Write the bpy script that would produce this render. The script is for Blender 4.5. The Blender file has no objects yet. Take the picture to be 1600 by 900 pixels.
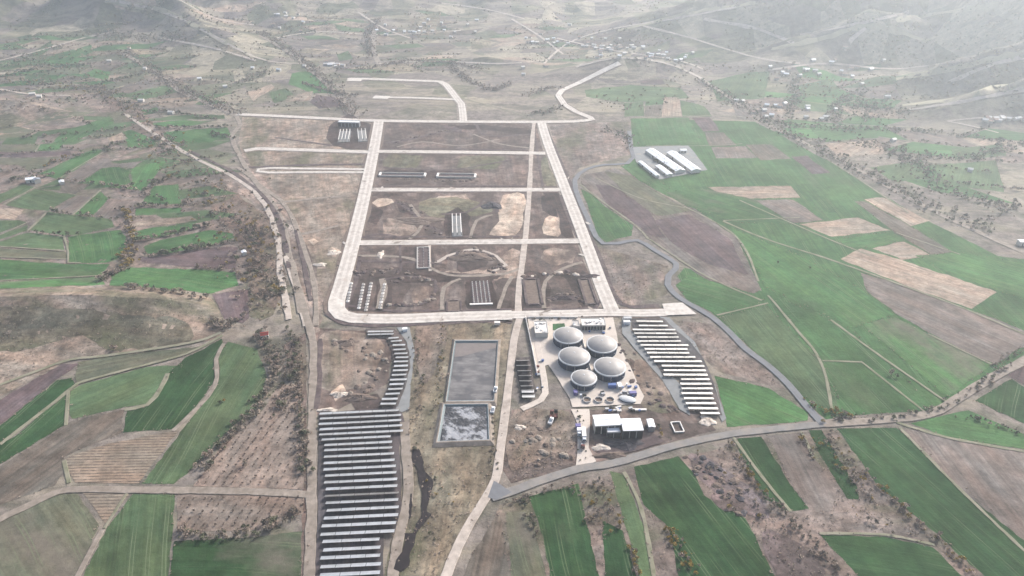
import bpy, bmesh, math, random
import numpy as np
from mathutils import Vector
R = math.radians
rnd = random.Random(7)
scene = bpy.context.scene
COL = scene.collection

# ---------------------------------------------------------------- camera, sky, sun, exposure
CAM_H, PITCH, FPX = 300.0, 31.0, 1081.0           # height (m), degrees below the horizon, focal length in px of a 1600 px frame
cam = bpy.data.objects.new('camera', bpy.data.cameras.new('camera'))
COL.objects.link(cam)
cam.location = (0, 0, CAM_H)
cam.rotation_euler = (R(90 - PITCH), 0, 0)
cam.data.sensor_width = 36.0
cam.data.lens = 36.0 * FPX / 1600.0
cam.data.clip_start = 1.0
cam.data.clip_end = 30000.0
scene.camera = cam

SUN_EL, SUN_AZ = 32.0, 42.0                        # azimuth clockwise from straight ahead (+Y)
world = bpy.data.worlds.new('World'); scene.world = world; world.use_nodes = True
wn = world.node_tree.nodes; wn.clear()
sky = wn.new('ShaderNodeTexSky'); sky.sky_type = 'NISHITA'; sky.sun_disc = False
sky.sun_elevation = R(SUN_EL); sky.sun_rotation = R(SUN_AZ)
sky.air_density = 1.0; sky.dust_density = 4.5; sky.ozone_density = 1.0
bg = wn.new('ShaderNodeBackground'); bg.inputs['Strength'].default_value = 0.12
wo = wn.new('ShaderNodeOutputWorld')
world.node_tree.links.new(sky.outputs[0], bg.inputs[0]); world.node_tree.links.new(bg.outputs[0], wo.inputs[0])
sl = bpy.data.lights.new('sun', 'SUN'); sl.energy = 3.3; sl.angle = R(11); sl.color = (1.0, 0.97, 0.95)
sun = bpy.data.objects.new('sun', sl); COL.objects.link(sun)
_sd = Vector((math.sin(R(SUN_AZ)) * math.cos(R(SUN_EL)), math.cos(R(SUN_AZ)) * math.cos(R(SUN_EL)), math.sin(R(SUN_EL))))
sun.rotation_euler = _sd.to_track_quat('Z', 'Y').to_euler()
scene.view_settings.view_transform = 'Standard'; scene.view_settings.look = 'None'
scene.view_settings.exposure = 0.92; scene.view_settings.gamma = 1.0; scene.view_settings.use_curve_mapping = False
scene.render.engine = 'CYCLES'
scene.cycles.use_denoising = True; scene.cycles.denoiser = 'OPENIMAGEDENOISE'; scene.cycles.denoising_prefilter = 'ACCURATE'
scene.cycles.max_bounces = 5; scene.cycles.diffuse_bounces = 2; scene.cycles.glossy_bounces = 2
scene.cycles.volume_bounces = 1; scene.cycles.transparent_max_bounces = 8
scene.cycles.use_adaptive_sampling = True
HAZE_DENSITY = 0.00022

# ---------------------------------------------------------------- pixel -> ray, noise, terrain heights
_cp, _sp = math.cos(R(PITCH)), math.sin(R(PITCH))
def ray(px, py):
    u = (px - 800.0) / FPX; v = (450.0 - py) / FPX
    return u, _cp + v * _sp, -_sp + v * _cp
def Gz(px, py, z=0.0):
    dx, dy, dz = ray(px, py); t = (z - CAM_H) / dz
    return dx * t, dy * t
def to_px(x, y, z=0.0):
    rz = z - CAM_H; dep = y * _cp - rz * _sp; up = y * _sp + rz * _cp
    return 800 + FPX * x / dep, 450 - FPX * up / dep
def _hash(ix, iy, s):
    h = (ix * 374761393 + iy * 668265263 + s * 1442695041) & 0xffffffff
    h = ((h ^ (h >> 13)) * 1274126177) & 0xffffffff
    return ((h ^ (h >> 16)) & 0xffff) / 65535.0
def vnoise(x, y, s=0):
    x = np.asarray(x, float); y = np.asarray(y, float)
    ix = np.floor(x).astype(np.int64); iy = np.floor(y).astype(np.int64)
    fx = x - ix; fy = y - iy; fx = fx * fx * fx * (fx * (fx * 6 - 15) + 10); fy = fy * fy * fy * (fy * (fy * 6 - 15) + 10)
    a = _hash(ix, iy, s); b = _hash(ix + 1, iy, s); c = _hash(ix, iy + 1, s); d = _hash(ix + 1, iy + 1, s)
    return (a * (1 - fx) + b * fx) * (1 - fy) + (c * (1 - fx) + d * fx) * fy
def fbm(x, y, oct=4, s=0, ridged=False):
    t = 0.0; amp = 0.5
    for o in range(oct):
        n = vnoise(x, y, s + o)
        if ridged: n = 1 - abs(2 * n - 1)
        t = t + amp * n; amp *= 0.5; x = x * 2.03 + 11.3; y = y * 2.03 + 5.7
    return t
RIDGES = [  # crest points (px, py, height m), half-width m
    ([(-90, 464, 13), (60, 461, 16), (160, 459, 16), (240, 462, 13), (300, 471, 8), (345, 487, 3)], 26),
    ([(-60, 158, 7), (30, 160, 10), (80, 170, 7), (120, 185, 3)], 26),
    ([(860, 118, 5), (900, 106, 13), (935, 97, 20), (968, 92, 24), (1010, 94, 20), (1060, 108, 8)], 34),
    ([(1180, 86, 12), (1240, 72, 32), (1300, 58, 45), (1352, 44, 58), (1400, 50, 50), (1450, 68, 30), (1480, 82, 12)], 55),
    ([(1405, 168, 6), (1440, 165, 14), (1480, 157, 24), (1530, 146, 34), (1590, 132, 44), (1680, 118, 55)], 34),
    ([(1395, 128, 12), (1440, 118, 30), (1490, 108, 40), (1560, 92, 55), (1680, 70, 75)], 45),
    ([(960, 52, 12), (1020, 36, 34), (1090, 20, 55), (1180, 5, 75), (1300, -12, 100), (1420, -20, 110)], 75),
    ([(1400, 34, 50), (1480, 20, 75), (1560, 8, 100), (1680, -5, 125)], 80),
    ([(150, -8, 70), (185, 3, 62), (225, 12, 52), (270, 24, 38), (330, 56, 22), (400, 92, 6)], 50),
    ([(-90, 2, 60), (0, 4, 55), (30, 10, 42), (62, 26, 20), (70, 40, 6)], 50),
    ([(330, -5, 27), (380, 8, 22), (430, 24, 15), (470, 42, 7)], 80),
    ([(520, -14, 30), (590, 0, 22), (640, 18, 14), (660, 36, 5)], 85),
    ([(760, -10, 28), (790, 6, 21), (830, 26, 11), (860, 44, 3)], 80),
    ([(880, -6, 28), (940, -12, 32), (1000, -20, 36)], 90),
    ([(700, 96, 3), (760, 92, 10), (810, 98, 9), (850, 112, 3)], 30),
]
def axis(fine0, fine1, step, lo, hi):
    a = list(np.arange(fine0, fine1 + 0.1, step)); s = step; v = a[-1]
    while v < hi: s *= 1.22; v += s; a.append(v)
    s = step; v = fine0; pre = []
    while v > lo: s *= 1.22; v -= s; pre.append(v)
    return np.array(pre[::-1] + a)
XS = axis(-1560, 1560, 7.5, -6500, 6500); YS = axis(200, 2500, 7.5, -1200, 8000)
GX, GY = np.meshgrid(XS, YS)
def ridge_h(X, Y):
    out = np.zeros_like(X)
    for pts, w in RIDGES:
        P = [(*Gz(px, py, h), h) for px, py, h in pts]
        best = np.zeros_like(X)
        for (x0, y0, h0), (x1, y1, h1) in zip(P[:-1], P[1:]):
            dx, dy = x1 - x0, y1 - y0; L2 = dx * dx + dy * dy
            t = np.clip(((X - x0) * dx + (Y - y0) * dy) / L2, 0, 1)
            d2 = (X - x0 - t * dx) ** 2 + (Y - y0 - t * dy) ** 2
            wob = w * (0.75 + 0.5 * vnoise(X / (w * 1.6), Y / (w * 1.6), 31))
            best = np.maximum(best, (h0 + t * (h1 - h0)) * (0.5 * np.exp(-d2 / (2 * wob * wob)) + 0.5 * np.exp(-np.sqrt(d2) / (0.8 * wob))))
        out = np.maximum(out, best) + 0.25 * np.minimum(out, best)
    return out
def base_h(X, Y):
    d = np.sqrt(X * X + Y * Y)
    ramp = np.clip((d - 1350) / 900, 0, 1) ** 1.3
    h = ramp * (8 + 62 * fbm(X / 420, Y / 420, 5, 3, True) * ramp) + np.clip((d - 1380) / 1600, 0, 1) ** 1.1 * 80
    h += np.clip((d - 2300) / 3000, 0, 1) * 190 * fbm(X / 1400, Y / 1400, 4, 9, True)
    side = np.clip((np.abs(X) - 620 - 0.25 * Y) / 500, 0, 1) * np.clip((Y - 500) / 400, 0, 1)
    h += side * 30 * fbm(X / 260, Y / 260, 4, 17, True)
    return np.minimum(h, 275)
rh = ridge_h(GX, GY) * (1 + 0.35 * np.clip((np.sqrt(GX * GX + GY * GY) - 1100) / 200, 0, 1))
HF = base_h(GX, GY) + rh * (0.86 + 0.28 * fbm(GX / 45, GY / 45, 3, 55))
_d = np.sqrt(GX * GX + GY * GY)
HF += np.clip((_d - 1350) / 500, 0, 1) * (30 * (fbm(GX / 150, GY / 150, 5, 71, True) - 0.35)) + np.clip(rh / 20, 0, 1) * np.clip((_d - 900) / 400, 0, 1) * 9 * (fbm(GX / 70, GY / 70, 4, 91, True) - 0.5)
HF = np.maximum(HF, 0)
HF[HF < 0.02] = 0
def hf(x, y):
    x = np.asarray(x, float); y = np.asarray(y, float)
    i = np.clip(np.searchsorted(XS, x) - 1, 0, len(XS) - 2); j = np.clip(np.searchsorted(YS, y) - 1, 0, len(YS) - 2)
    fx = np.clip((x - XS[i]) / (XS[i + 1] - XS[i]), 0, 1); fy = np.clip((y - YS[j]) / (YS[j + 1] - YS[j]), 0, 1)
    return (HF[j, i] * (1 - fx) + HF[j, i + 1] * fx) * (1 - fy) + (HF[j + 1, i] * (1 - fx) + HF[j + 1, i + 1] * fx) * fy
_T = np.geomspace(250, 5000, 900)
def G(px, py):
    """where the view ray of a photograph pixel meets the land"""
    dx, dy, dz = ray(px, py); z = CAM_H + dz * _T
    below = z <= hf(dx * _T, dy * _T)
    k = int(np.argmax(below))
    if not below[k]: k = len(_T) - 1
    a, b = _T[max(k - 1, 0)], _T[k]
    for _ in range(10):
        m = 0.5 * (a + b)
        if CAM_H + dz * m <= float(hf(dx * m, dy * m)): b = m
        else: a = m
    return dx * b, dy * b

# ---------------------------------------------------------------- materials
MATS = {}
def nodes_mat(name, rough=0.95, spec=0.1):
    m = bpy.data.materials.new(name); m.use_nodes = True; nt = m.node_tree
    b = nt.nodes['Principled BSDF']; b.inputs['Roughness'].default_value = rough
    b.inputs['Specular IOR Level'].default_value = spec
    return m, nt, b
def N(nt, t, **kw):
    n = nt.nodes.new(t)
    for k, v in kw.items(): setattr(n, k, v)
    return n
def L(nt, a, b): nt.links.new(a, b)
def noise(nt, vec, scale, detail=3.0, rough=0.55):
    n = N(nt, 'ShaderNodeTexNoise'); n.inputs['Scale'].default_value = scale; n.inputs['Detail'].default_value = detail
    n.inputs['Roughness'].default_value = rough; L(nt, vec, n.inputs['Vector']); return n.outputs['Fac']
def mrange(nt, v, a, b, c=0.0, d=1.0):
    n = N(nt, 'ShaderNodeMapRange'); n.inputs[1].default_value = a; n.inputs[2].default_value = b
    n.inputs[3].default_value = c; n.inputs[4].default_value = d; L(nt, v, n.inputs[0]); return n.outputs[0]
def math_(nt, op, a, b=None):
    n = N(nt, 'ShaderNodeMath', operation=op)
    for i, v in enumerate((a, b)):
        if v is None: continue
        if isinstance(v, (int, float)): n.inputs[i].default_value = v
        else: L(nt, v, n.inputs[i])
    return n.outputs[0]
def mix(nt, fac, a, b, mode='MIX'):
    n = N(nt, 'ShaderNodeMix', data_type='RGBA', blend_type=mode); 
    for s, v in ((0, fac), (6, a), (7, b)):
        if isinstance(v, (int, float)): n.inputs[s].default_value = v
        elif isinstance(v, tuple): n.inputs[s].default_value = (*v, 1) if len(v) == 3 else v
        else: L(nt, v, n.inputs[s])
    return n.outputs[2]
def scale_col(nt, col, fac):
    n = N(nt, 'ShaderNodeVectorMath', operation='SCALE'); L(nt, col, n.inputs[0]); L(nt, fac, n.inputs['Scale']); return n.outputs[0]
def mapping(nt, vec, scale):
    n = N(nt, 'ShaderNodeVectorMath', operation='MULTIPLY'); L(nt, vec, n.inputs[0]); n.inputs[1].default_value = scale; return n.outputs[0]

def make_field_mat(name, big, fine, streak, tram=0.0, rows=0.0, patch=None, patch_t=(0.56, 0.68), speck=0.0, rowsp=2.4, mid=0.14):
    """soil or crop: object colour times patches, streaks along the field's working direction (property 'ang')"""
    m, nt, b = nodes_mat(name, 1.0, 0.05)
    pos = N(nt, 'ShaderNodeNewGeometry').outputs['Position']
    oi = N(nt, 'ShaderNodeObjectInfo')
    at = N(nt, 'ShaderNodeAttribute', attribute_type='OBJECT', attribute_name='ang')
    rot = N(nt, 'ShaderNodeVectorRotate', rotation_type='Z_AXIS'); L(nt, pos, rot.inputs['Vector']); L(nt, at.outputs['Fac'], rot.inputs['Angle'])
    rv = rot.outputs[0]
    f1 = mrange(nt, noise(nt, pos, 0.018, 4, 0.6), 0.32, 0.68, 1 - big, 1 + big)
    f2 = mrange(nt, noise(nt, pos, 0.12, 8, 0.78), 0.36, 0.64, 1 - fine, 1 + fine)
    f3 = mrange(nt, noise(nt, mapping(nt, rv, (0.012, 0.42, 0)), 1.0, 4, 0.65), 0.3, 0.7, 1 - streak, 1 + streak)
    fm = mrange(nt, noise(nt, pos, 0.05, 6, 0.72), 0.38, 0.62, 1 - mid, 1 + mid)
    f = math_(nt, 'MULTIPLY', math_(nt, 'MULTIPLY', f1, f2), math_(nt, 'MULTIPLY', f3, fm))
    col = scale_col(nt, oi.outputs['Color'], f)
    hv = noise(nt, mapping(nt, rv, (0.02, 0.06, 0)), 1.0, 3, 0.6)
    col = mix(nt, mrange(nt, hv, 0.35, 0.65, 0, 0.5), col, mix(nt, 1.0, col, (1.35, 1.0, 0.85), 'MULTIPLY'))
    if patch:
        pm = mrange(nt, noise(nt, mapping(nt, rv, (0.010, 0.022, 0)), 1.0, 5, 0.6), patch_t[0], patch_t[1], 0, 0.75)
        col = mix(nt, pm, col, scale_col(nt, mix(nt, 0.0, patch, patch), f2))
    if tram:
        sx = N(nt, 'ShaderNodeSeparateXYZ'); L(nt, rv, sx.inputs[0])
        wob = math_(nt, 'MULTIPLY', noise(nt, mapping(nt, rv, (0.008, 0.008, 0)), 1.0, 1), 14.0)
        fr = math_(nt, 'FRACT', math_(nt, 'DIVIDE', math_(nt, 'ADD', sx.outputs['Y'], wob), 8.0))
        ln = math_(nt, 'LESS_THAN', math_(nt, 'ABSOLUTE', math_(nt, 'SUBTRACT', math_(nt, 'ABSOLUTE', math_(nt, 'SUBTRACT', fr, 0.5)), 0.11)), 0.03)
        gate = mrange(nt, noise(nt, mapping(nt, rv, (0.012, 0.05, 0)), 1.0, 3), 0.48, 0.6, 0, tram)
        col = mix(nt, math_(nt, 'MULTIPLY', ln, gate), col, (0.135, 0.165, 0.095))
    if rows:
        sx = N(nt, 'ShaderNodeSeparateXYZ'); L(nt, rv, sx.inputs[0])
        fr = math_(nt, 'FRACT', math_(nt, 'DIVIDE', math_(nt, 'ADD', sx.outputs['Y'], math_(nt, 'MULTIPLY', noise(nt, pos, 0.1, 2), 0.8)), rowsp))
        ln = math_(nt, 'LESS_THAN', fr, 0.38)
        col = mix(nt, math_(nt, 'MULTIPLY', ln, math_(nt, 'MULTIPLY', mrange(nt, noise(nt, pos, 0.25, 3), 0.35, 0.55, 0.2, 1.0), rows)), col, (0.085, 0.07, 0.055))
    if speck:
        sp = mrange(nt, noise(nt, pos, 0.55, 4, 0.75), 0.58, 0.68, 0, speck)
        col = mix(nt, sp, col, (0.045, 0.04, 0.032))
        sp2 = mrange(nt, noise(nt, mapping(nt, pos, (0.31, 0.37, 0)), 1.0, 5, 0.75), 0.62, 0.72, 0, speck * 0.6)
        col = mix(nt, sp2, col, (0.42, 0.36, 0.29))
    L(nt, col, b.inputs['Base Color'])
    bp = N(nt, 'ShaderNodeBump'); bp.inputs['Strength'].default_value = 0.6; bp.inputs['Distance'].default_value = 0.5
    L(nt, noise(nt, pos, 0.35, 5, 0.7), bp.inputs['Height']); L(nt, bp.outputs[0], b.inputs['Normal'])
    MATS[name] = m; return m
make_field_mat('crop', 0.32, 0.20, 0.26, tram=0.7, patch=(0.085, 0.105, 0.058), patch_t=(0.58, 0.74))
make_field_mat('crop_bare', 0.24, 0.24, 0.26, tram=0.6, patch=(0.135, 0.115, 0.095), patch_t=(0.50, 0.64))
make_field_mat('soil', 0.26, 0.28, 0.30, mid=0.2)
make_field_mat('stubble', 0.18, 0.34, 0.34, speck=0.6)
make_field_mat('rough', 0.32, 0.46, 0.18, patch=(0.085, 0.09, 0.052), patch_t=(0.52, 0.64), speck=0.9, mid=0.3)
make_field_mat('sand', 0.22, 0.42, 0.06, patch=(0.20, 0.165, 0.14), patch_t=(0.48, 0.56), speck=0.8, mid=0.25)
make_field_mat('vines', 0.15, 0.3, 0.1, rows=0.9, rowsp=2.3)
make_field_mat('works', 0.30, 0.44, 0.22, patch=(0.075, 0.058, 0.052), patch_t=(0.51, 0.58), speck=0.9, mid=0.4)

def plain_mat(name, col, rough=0.8, spec=0.25, var=0.15, sc=0.3, metallic=0.0, dark=None, dsc=0.5, dt=(0.55, 0.7)):
    m, nt, b = nodes_mat(name, rough, spec); b.inputs['Metallic'].default_value = metallic
    pos = N(nt, 'ShaderNodeNewGeometry').outputs['Position']
    f = mrange(nt, noise(nt, pos, sc, 5, 0.65), 0.3, 0.7, 1 - var, 1 + var)
    rgb = N(nt, 'ShaderNodeRGB'); rgb.outputs[0].default_value = (*col, 1)
    c = scale_col(nt, rgb.outputs[0], f)
    if dark: c = mix(nt, mrange(nt, noise(nt, pos, dsc, 5, 0.7), dt[0], dt[1], 0, 0.85), c, dark)
    L(nt, c, b.inputs['Base Color']); MATS[name] = m; return m
plain_mat('concrete_road', (0.52, 0.48, 0.435), 0.9, 0.1, 0.16, 0.25, dark=(0.33, 0.295, 0.26), dsc=0.14, dt=(0.50, 0.72))
plain_mat('worn_concrete', (0.45, 0.41, 0.37), 0.9, 0.1, 0.2, 0.25, dark=(0.33, 0.285, 0.25), dsc=0.14, dt=(0.45, 0.65))
plain_mat('scum', (0.165, 0.142, 0.134), 0.7, 0.2, 0.12, 0.3)
plain_mat('gravel_road', (0.41, 0.355, 0.31), 0.95, 0.1, 0.2, 0.2, dark=(0.26, 0.22, 0.185), dsc=0.12, dt=(0.48, 0.68))
plain_mat('dirt_track', (0.25, 0.213, 0.18), 0.95, 0.1, 0.25, 0.2, dark=(0.165, 0.138, 0.112), dsc=0.15, dt=(0.45, 0.65))
plain_mat('field_path', (0.235, 0.22, 0.165), 0.95, 0.1, 0.25, 0.2, dark=(0.12, 0.125, 0.075), dsc=0.10, dt=(0.44, 0.62))
plain_mat('pale_grass', (0.34, 0.31, 0.22), 0.95, 0.1, 0.2, 0.05, dark=(0.22, 0.20, 0.145), dsc=0.05, dt=(0.45, 0.62))
plain_mat('asphalt', (0.155, 0.158, 0.168), 0.9, 0.1, 0.15, 0.15)
plain_mat('old_asphalt', (0.20, 0.19, 0.18), 0.95, 0.1, 0.18, 0.15, dark=(0.26, 0.23, 0.20), dsc=0.1, dt=(0.48, 0.66))
plain_mat('grey_gravel', (0.20, 0.205, 0.205), 0.9, 0.15, 0.15, 0.15, dark=(0.27, 0.24, 0.2), dsc=0.08)
plain_mat('pad', (0.50, 0.44, 0.385), 0.9, 0.1, 0.14, 0.1, dark=(0.30, 0.26, 0.22), dsc=0.2, dt=(0.52, 0.72))
plain_mat('white_roof', (0.74, 0.75, 0.76), 0.5, 0.3, 0.05, 0.3)
plain_mat('pale_roof', (0.60, 0.57, 0.53), 0.7, 0.2, 0.1, 0.6, dark=(0.33, 0.29, 0.26), dsc=0.5, dt=(0.6, 0.7))
plain_mat('pale_wall', (0.55, 0.52, 0.47), 0.8, 0.2, 0.08, 0.4)
plain_mat('dark_opening', (0.03, 0.032, 0.038), 0.6, 0.3, 0.1, 0.5)
plain_mat('concrete', (0.47, 0.44, 0.41), 0.85, 0.15, 0.14, 0.8, dark=(0.25, 0.22, 0.2), dsc=0.6)
plain_mat('white_concrete', (0.70, 0.67, 0.63), 0.85, 0.15, 0.08, 0.8)
plain_mat('tank_wall', (0.012, 0.030, 0.068), 0.7, 0.15, 0.12, 0.6)
plain_mat('tank_rim', (0.46, 0.47, 0.47), 0.6, 0.3, 0.06, 1.0)
plain_mat('membrane', (0.285, 0.268, 0.255), 0.5, 0.3, 0.07, 0.25)
plain_mat('red_roof', (0.38, 0.06, 0.045), 0.7, 0.2, 0.12, 1.0)
plain_mat('brown_roof', (0.28, 0.19, 0.15), 0.8, 0.2, 0.15, 1.0)
plain_mat('blue_metal', (0.06, 0.12, 0.30), 0.5, 0.4, 0.12, 0.8)
plain_mat('violet_metal', (0.10, 0.09, 0.25), 0.5, 0.4, 0.12, 0.8)
plain_mat('white_paint', (0.76, 0.76, 0.76), 0.45, 0.4, 0.05, 0.8)
plain_mat('black_rubber', (0.02, 0.02, 0.021), 0.8, 0.2, 0.1, 2)
plain_mat('dark_red', (0.13, 0.04, 0.035), 0.6, 0.3, 0.12, 1)
plain_mat('glass_dark', (0.03, 0.04, 0.05), 0.15, 0.5, 0.05, 1)
plain_mat('steel', (0.30, 0.31, 0.33), 0.45, 0.5, 0.08, 1, metallic=0.5)
plain_mat('panel_frame', (0.055, 0.055, 0.065), 0.6, 0.3, 0.1, 1)
plain_mat('liner', (0.085, 0.115, 0.125), 0.45, 0.4, 0.12, 0.15)
plain_mat('liner_edge', (0.42, 0.48, 0.50), 0.6, 0.3, 0.1, 0.5)
plain_mat('heap_dark', (0.060, 0.056, 0.062), 0.95, 0.1, 0.35, 0.5, dark=(0.16, 0.14, 0.14), dsc=0.35)
plain_mat('heap_brown', (0.15, 0.115, 0.095), 0.95, 0.1, 0.3, 0.4, dark=(0.075, 0.055, 0.05), dsc=0.25)
plain_mat('rubble', (0.56, 0.49, 0.42), 0.95, 0.1, 0.25, 0.5, dark=(0.26, 0.21, 0.17), dsc=0.35, dt=(0.5, 0.62))
plain_mat('dark_earth', (0.085, 0.064, 0.064), 0.95, 0.1, 0.3, 0.2, dark=(0.16, 0.13, 0.115), dsc=0.12, dt=(0.5, 0.66))
plain_mat('bark', (0.085, 0.070, 0.058), 0.95, 0.1, 0.2, 2)
plain_mat('twigs', (0.275, 0.215, 0.175), 1.0, 0.05, 0.35, 0.12, dark=(0.18, 0.158, 0.125), dsc=0.05, dt=(0.45, 0.6))
plain_mat('olive_leaves', (0.12, 0.125, 0.08), 1.0, 0.05, 0.35, 0.12)
plain_mat('yellow_leaves', (0.27, 0.19, 0.06), 1.0, 0.05, 0.3, 0.2, dark=(0.16, 0.11, 0.05), dsc=0.2)
plain_mat('orchard_twigs', (0.10, 0.078, 0.066), 1.0, 0.05, 0.25, 0.5)
plain_mat('sludge', (0.012, 0.008, 0.010), 0.6, 0.2, 0.35, 0.15, dark=(0.032, 0.024, 0.024), dsc=0.2)
def water_mat():
    m, nt, b = nodes_mat('lagoon_water', 0.5, 0.25)
    pos = N(nt, 'ShaderNodeNewGeometry').outputs['Position']
    c = mix(nt, mrange(nt, noise(nt, mapping(nt, pos, (0.09, 0.25, 0)), 1.0, 6, 0.7), 0.35, 0.65), (0.075, 0.072, 0.075), (0.19, 0.18, 0.175))
    c = mix(nt, mrange(nt, noise(nt, pos, 0.06, 4), 0.5, 0.58, 0, 0.7), c, (0.055, 0.054, 0.06))
    L(nt, c, b.inputs['Base Color']); MATS['lagoon_water'] = m
water_mat()
def foil_mat():
    m, nt, b = nodes_mat('crumpled_liner', 0.35, 0.5)
    pos = N(nt, 'ShaderNodeNewGeometry').outputs['Position']
    c = mix(nt, mrange(nt, noise(nt, pos, 0.085, 6, 0.75), 0.46, 0.55), (0.018, 0.018, 0.022), (0.27, 0.275, 0.29))
    L(nt, c, b.inputs['Base Color'])
    bp = N(nt, 'ShaderNodeBump'); bp.inputs['Distance'].default_value = 0.25
    L(nt, noise(nt, pos, 0.4, 5, 0.7), bp.inputs['Height']); L(nt, bp.outputs[0], b.inputs['Normal']); MATS['crumpled_liner'] = m
foil_mat()
def panel_mat():
    m, nt, b = nodes_mat('solar_glass', 0.28, 0.6); b.inputs['Metallic'].default_value = 0.85
    pos = N(nt, 'ShaderNodeNewGeometry').outputs['Position']
    c = mix(nt, mrange(nt, noise(nt, pos, 0.3, 3), 0.3, 0.7), (0.54, 0.525, 0.51), (0.70, 0.68, 0.665))
    L(nt, c, b.inputs['Base Color']); MATS['solar_glass'] = m
panel_mat()
def land_mat():
    m, nt, b = nodes_mat('land', 1.0, 0.05)
    pos = N(nt, 'ShaderNodeNewGeometry').outputs['Position']
    flat = mapping(nt, pos, (1, 1, 0))
    n1 = noise(nt, flat, 0.006, 5, 0.6); n2 = noise(nt, flat, 0.035, 5, 0.65); n3 = noise(nt, flat, 0.1, 8, 0.78)
    c = mix(nt, mrange(nt, n1, 0.38, 0.62), (0.160, 0.138, 0.124), (0.205, 0.176, 0.148))
    c = mix(nt, mrange(nt, n2, 0.5, 0.66, 0, 0.8), c, (0.100, 0.102, 0.070))
    c = mix(nt, mrange(nt, noise(nt, flat, 0.02, 4, 0.6), 0.58, 0.7, 0, 0.7), c, (0.125, 0.095, 0.088))
    # small far plots: cells of slightly different cover
    vo = N(nt, 'ShaderNodeTexVoronoi', feature='F1'); vo.inputs['Scale'].default_value = 0.022; L(nt, mapping(nt, flat, (1, 0.75, 0)), vo.inputs['Vector'])
    sep = N(nt, 'ShaderNodeSeparateColor'); L(nt, vo.outputs['Color'], sep.inputs[0])
    ramp = N(nt, 'ShaderNodeValToRGB'); L(nt, sep.outputs[0], ramp.inputs[0]); ramp.color_ramp.interpolation = 'CONSTANT'
    els = ramp.color_ramp.elements
    pal = [(0.0, (0.16, 0.135, 0.12)), (0.22, (0.12, 0.118, 0.08)), (0.40, (0.22, 0.19, 0.155)), (0.58, (0.125, 0.105, 0.10)), (0.72, (0.30, 0.265, 0.20)), (0.86, (0.085, 0.095, 0.058))]
    els[0].color = (*pal[0][1], 1); els[1].position = pal[1][0]; els[1].color = (*pal[1][1], 1)
    for p, cc in pal[2:]:
        e = els.new(p); e.color = (*cc, 1)
    ys = N(nt, 'ShaderNodeSeparateXYZ'); L(nt, pos, ys.inputs[0])
    far = mrange(nt, ys.outputs['Y'], 900, 1150, 0, 0.8)
    c = mix(nt, far, c, ramp.outputs[0])
    c = scale_col(nt, c, mrange(nt, n3, 0.36, 0.64, 0.55, 1.45))
    c = mix(nt, mrange(nt, noise(nt, mapping(nt, flat, (0.004, 0.02, 0)), 1.0, 6, 0.7), 0.5, 0.62, 0, 0.6), c, (0.30, 0.26, 0.19))
    c = mix(nt, mrange(nt, noise(nt, mapping(nt, flat, (0.009, 0.024, 0)), 1.0, 6, 0.7), 0.53, 0.62, 0, 0.75), c, (0.075, 0.072, 0.058))
    c = mix(nt, mrange(nt, noise(nt, flat, 0.45, 4, 0.75), 0.6, 0.7, 0, 0.55), c, (0.05, 0.046, 0.036))
    L(nt, c, b.inputs['Base Color']); MATS['land'] = m
    bp = N(nt, 'ShaderNodeBump'); bp.inputs['Strength'].default_value = 0.8; bp.inputs['Distance'].default_value = 0.8
    L(nt, noise(nt, pos, 0.2, 6, 0.7), bp.inputs['Height'])
    rn = N(nt, 'ShaderNodeTexNoise', noise_type='RIDGED_MULTIFRACTAL'); rn.inputs['Scale'].default_value = 0.011; rn.inputs['Detail'].default_value = 6; L(nt, flat, rn.inputs['Vector'])
    b2 = N(nt, 'ShaderNodeBump'); b2.inputs['Strength'].default_value = 1.0; b2.inputs['Distance'].default_value = 16.0
    zs = mrange(nt, ys.outputs['Z'], 3.0, 22.0, 0, 1); L(nt, math_(nt, 'MULTIPLY', rn.outputs['Fac'], math_(nt, 'MULTIPLY', zs, mrange(nt, ys.outputs['Y'], 900, 1200))), b2.inputs['Height'])
    L(nt, bp.outputs[0], b2.inputs['Normal']); L(nt, b2.outputs[0], b.inputs['Normal'])
land_mat()

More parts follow.
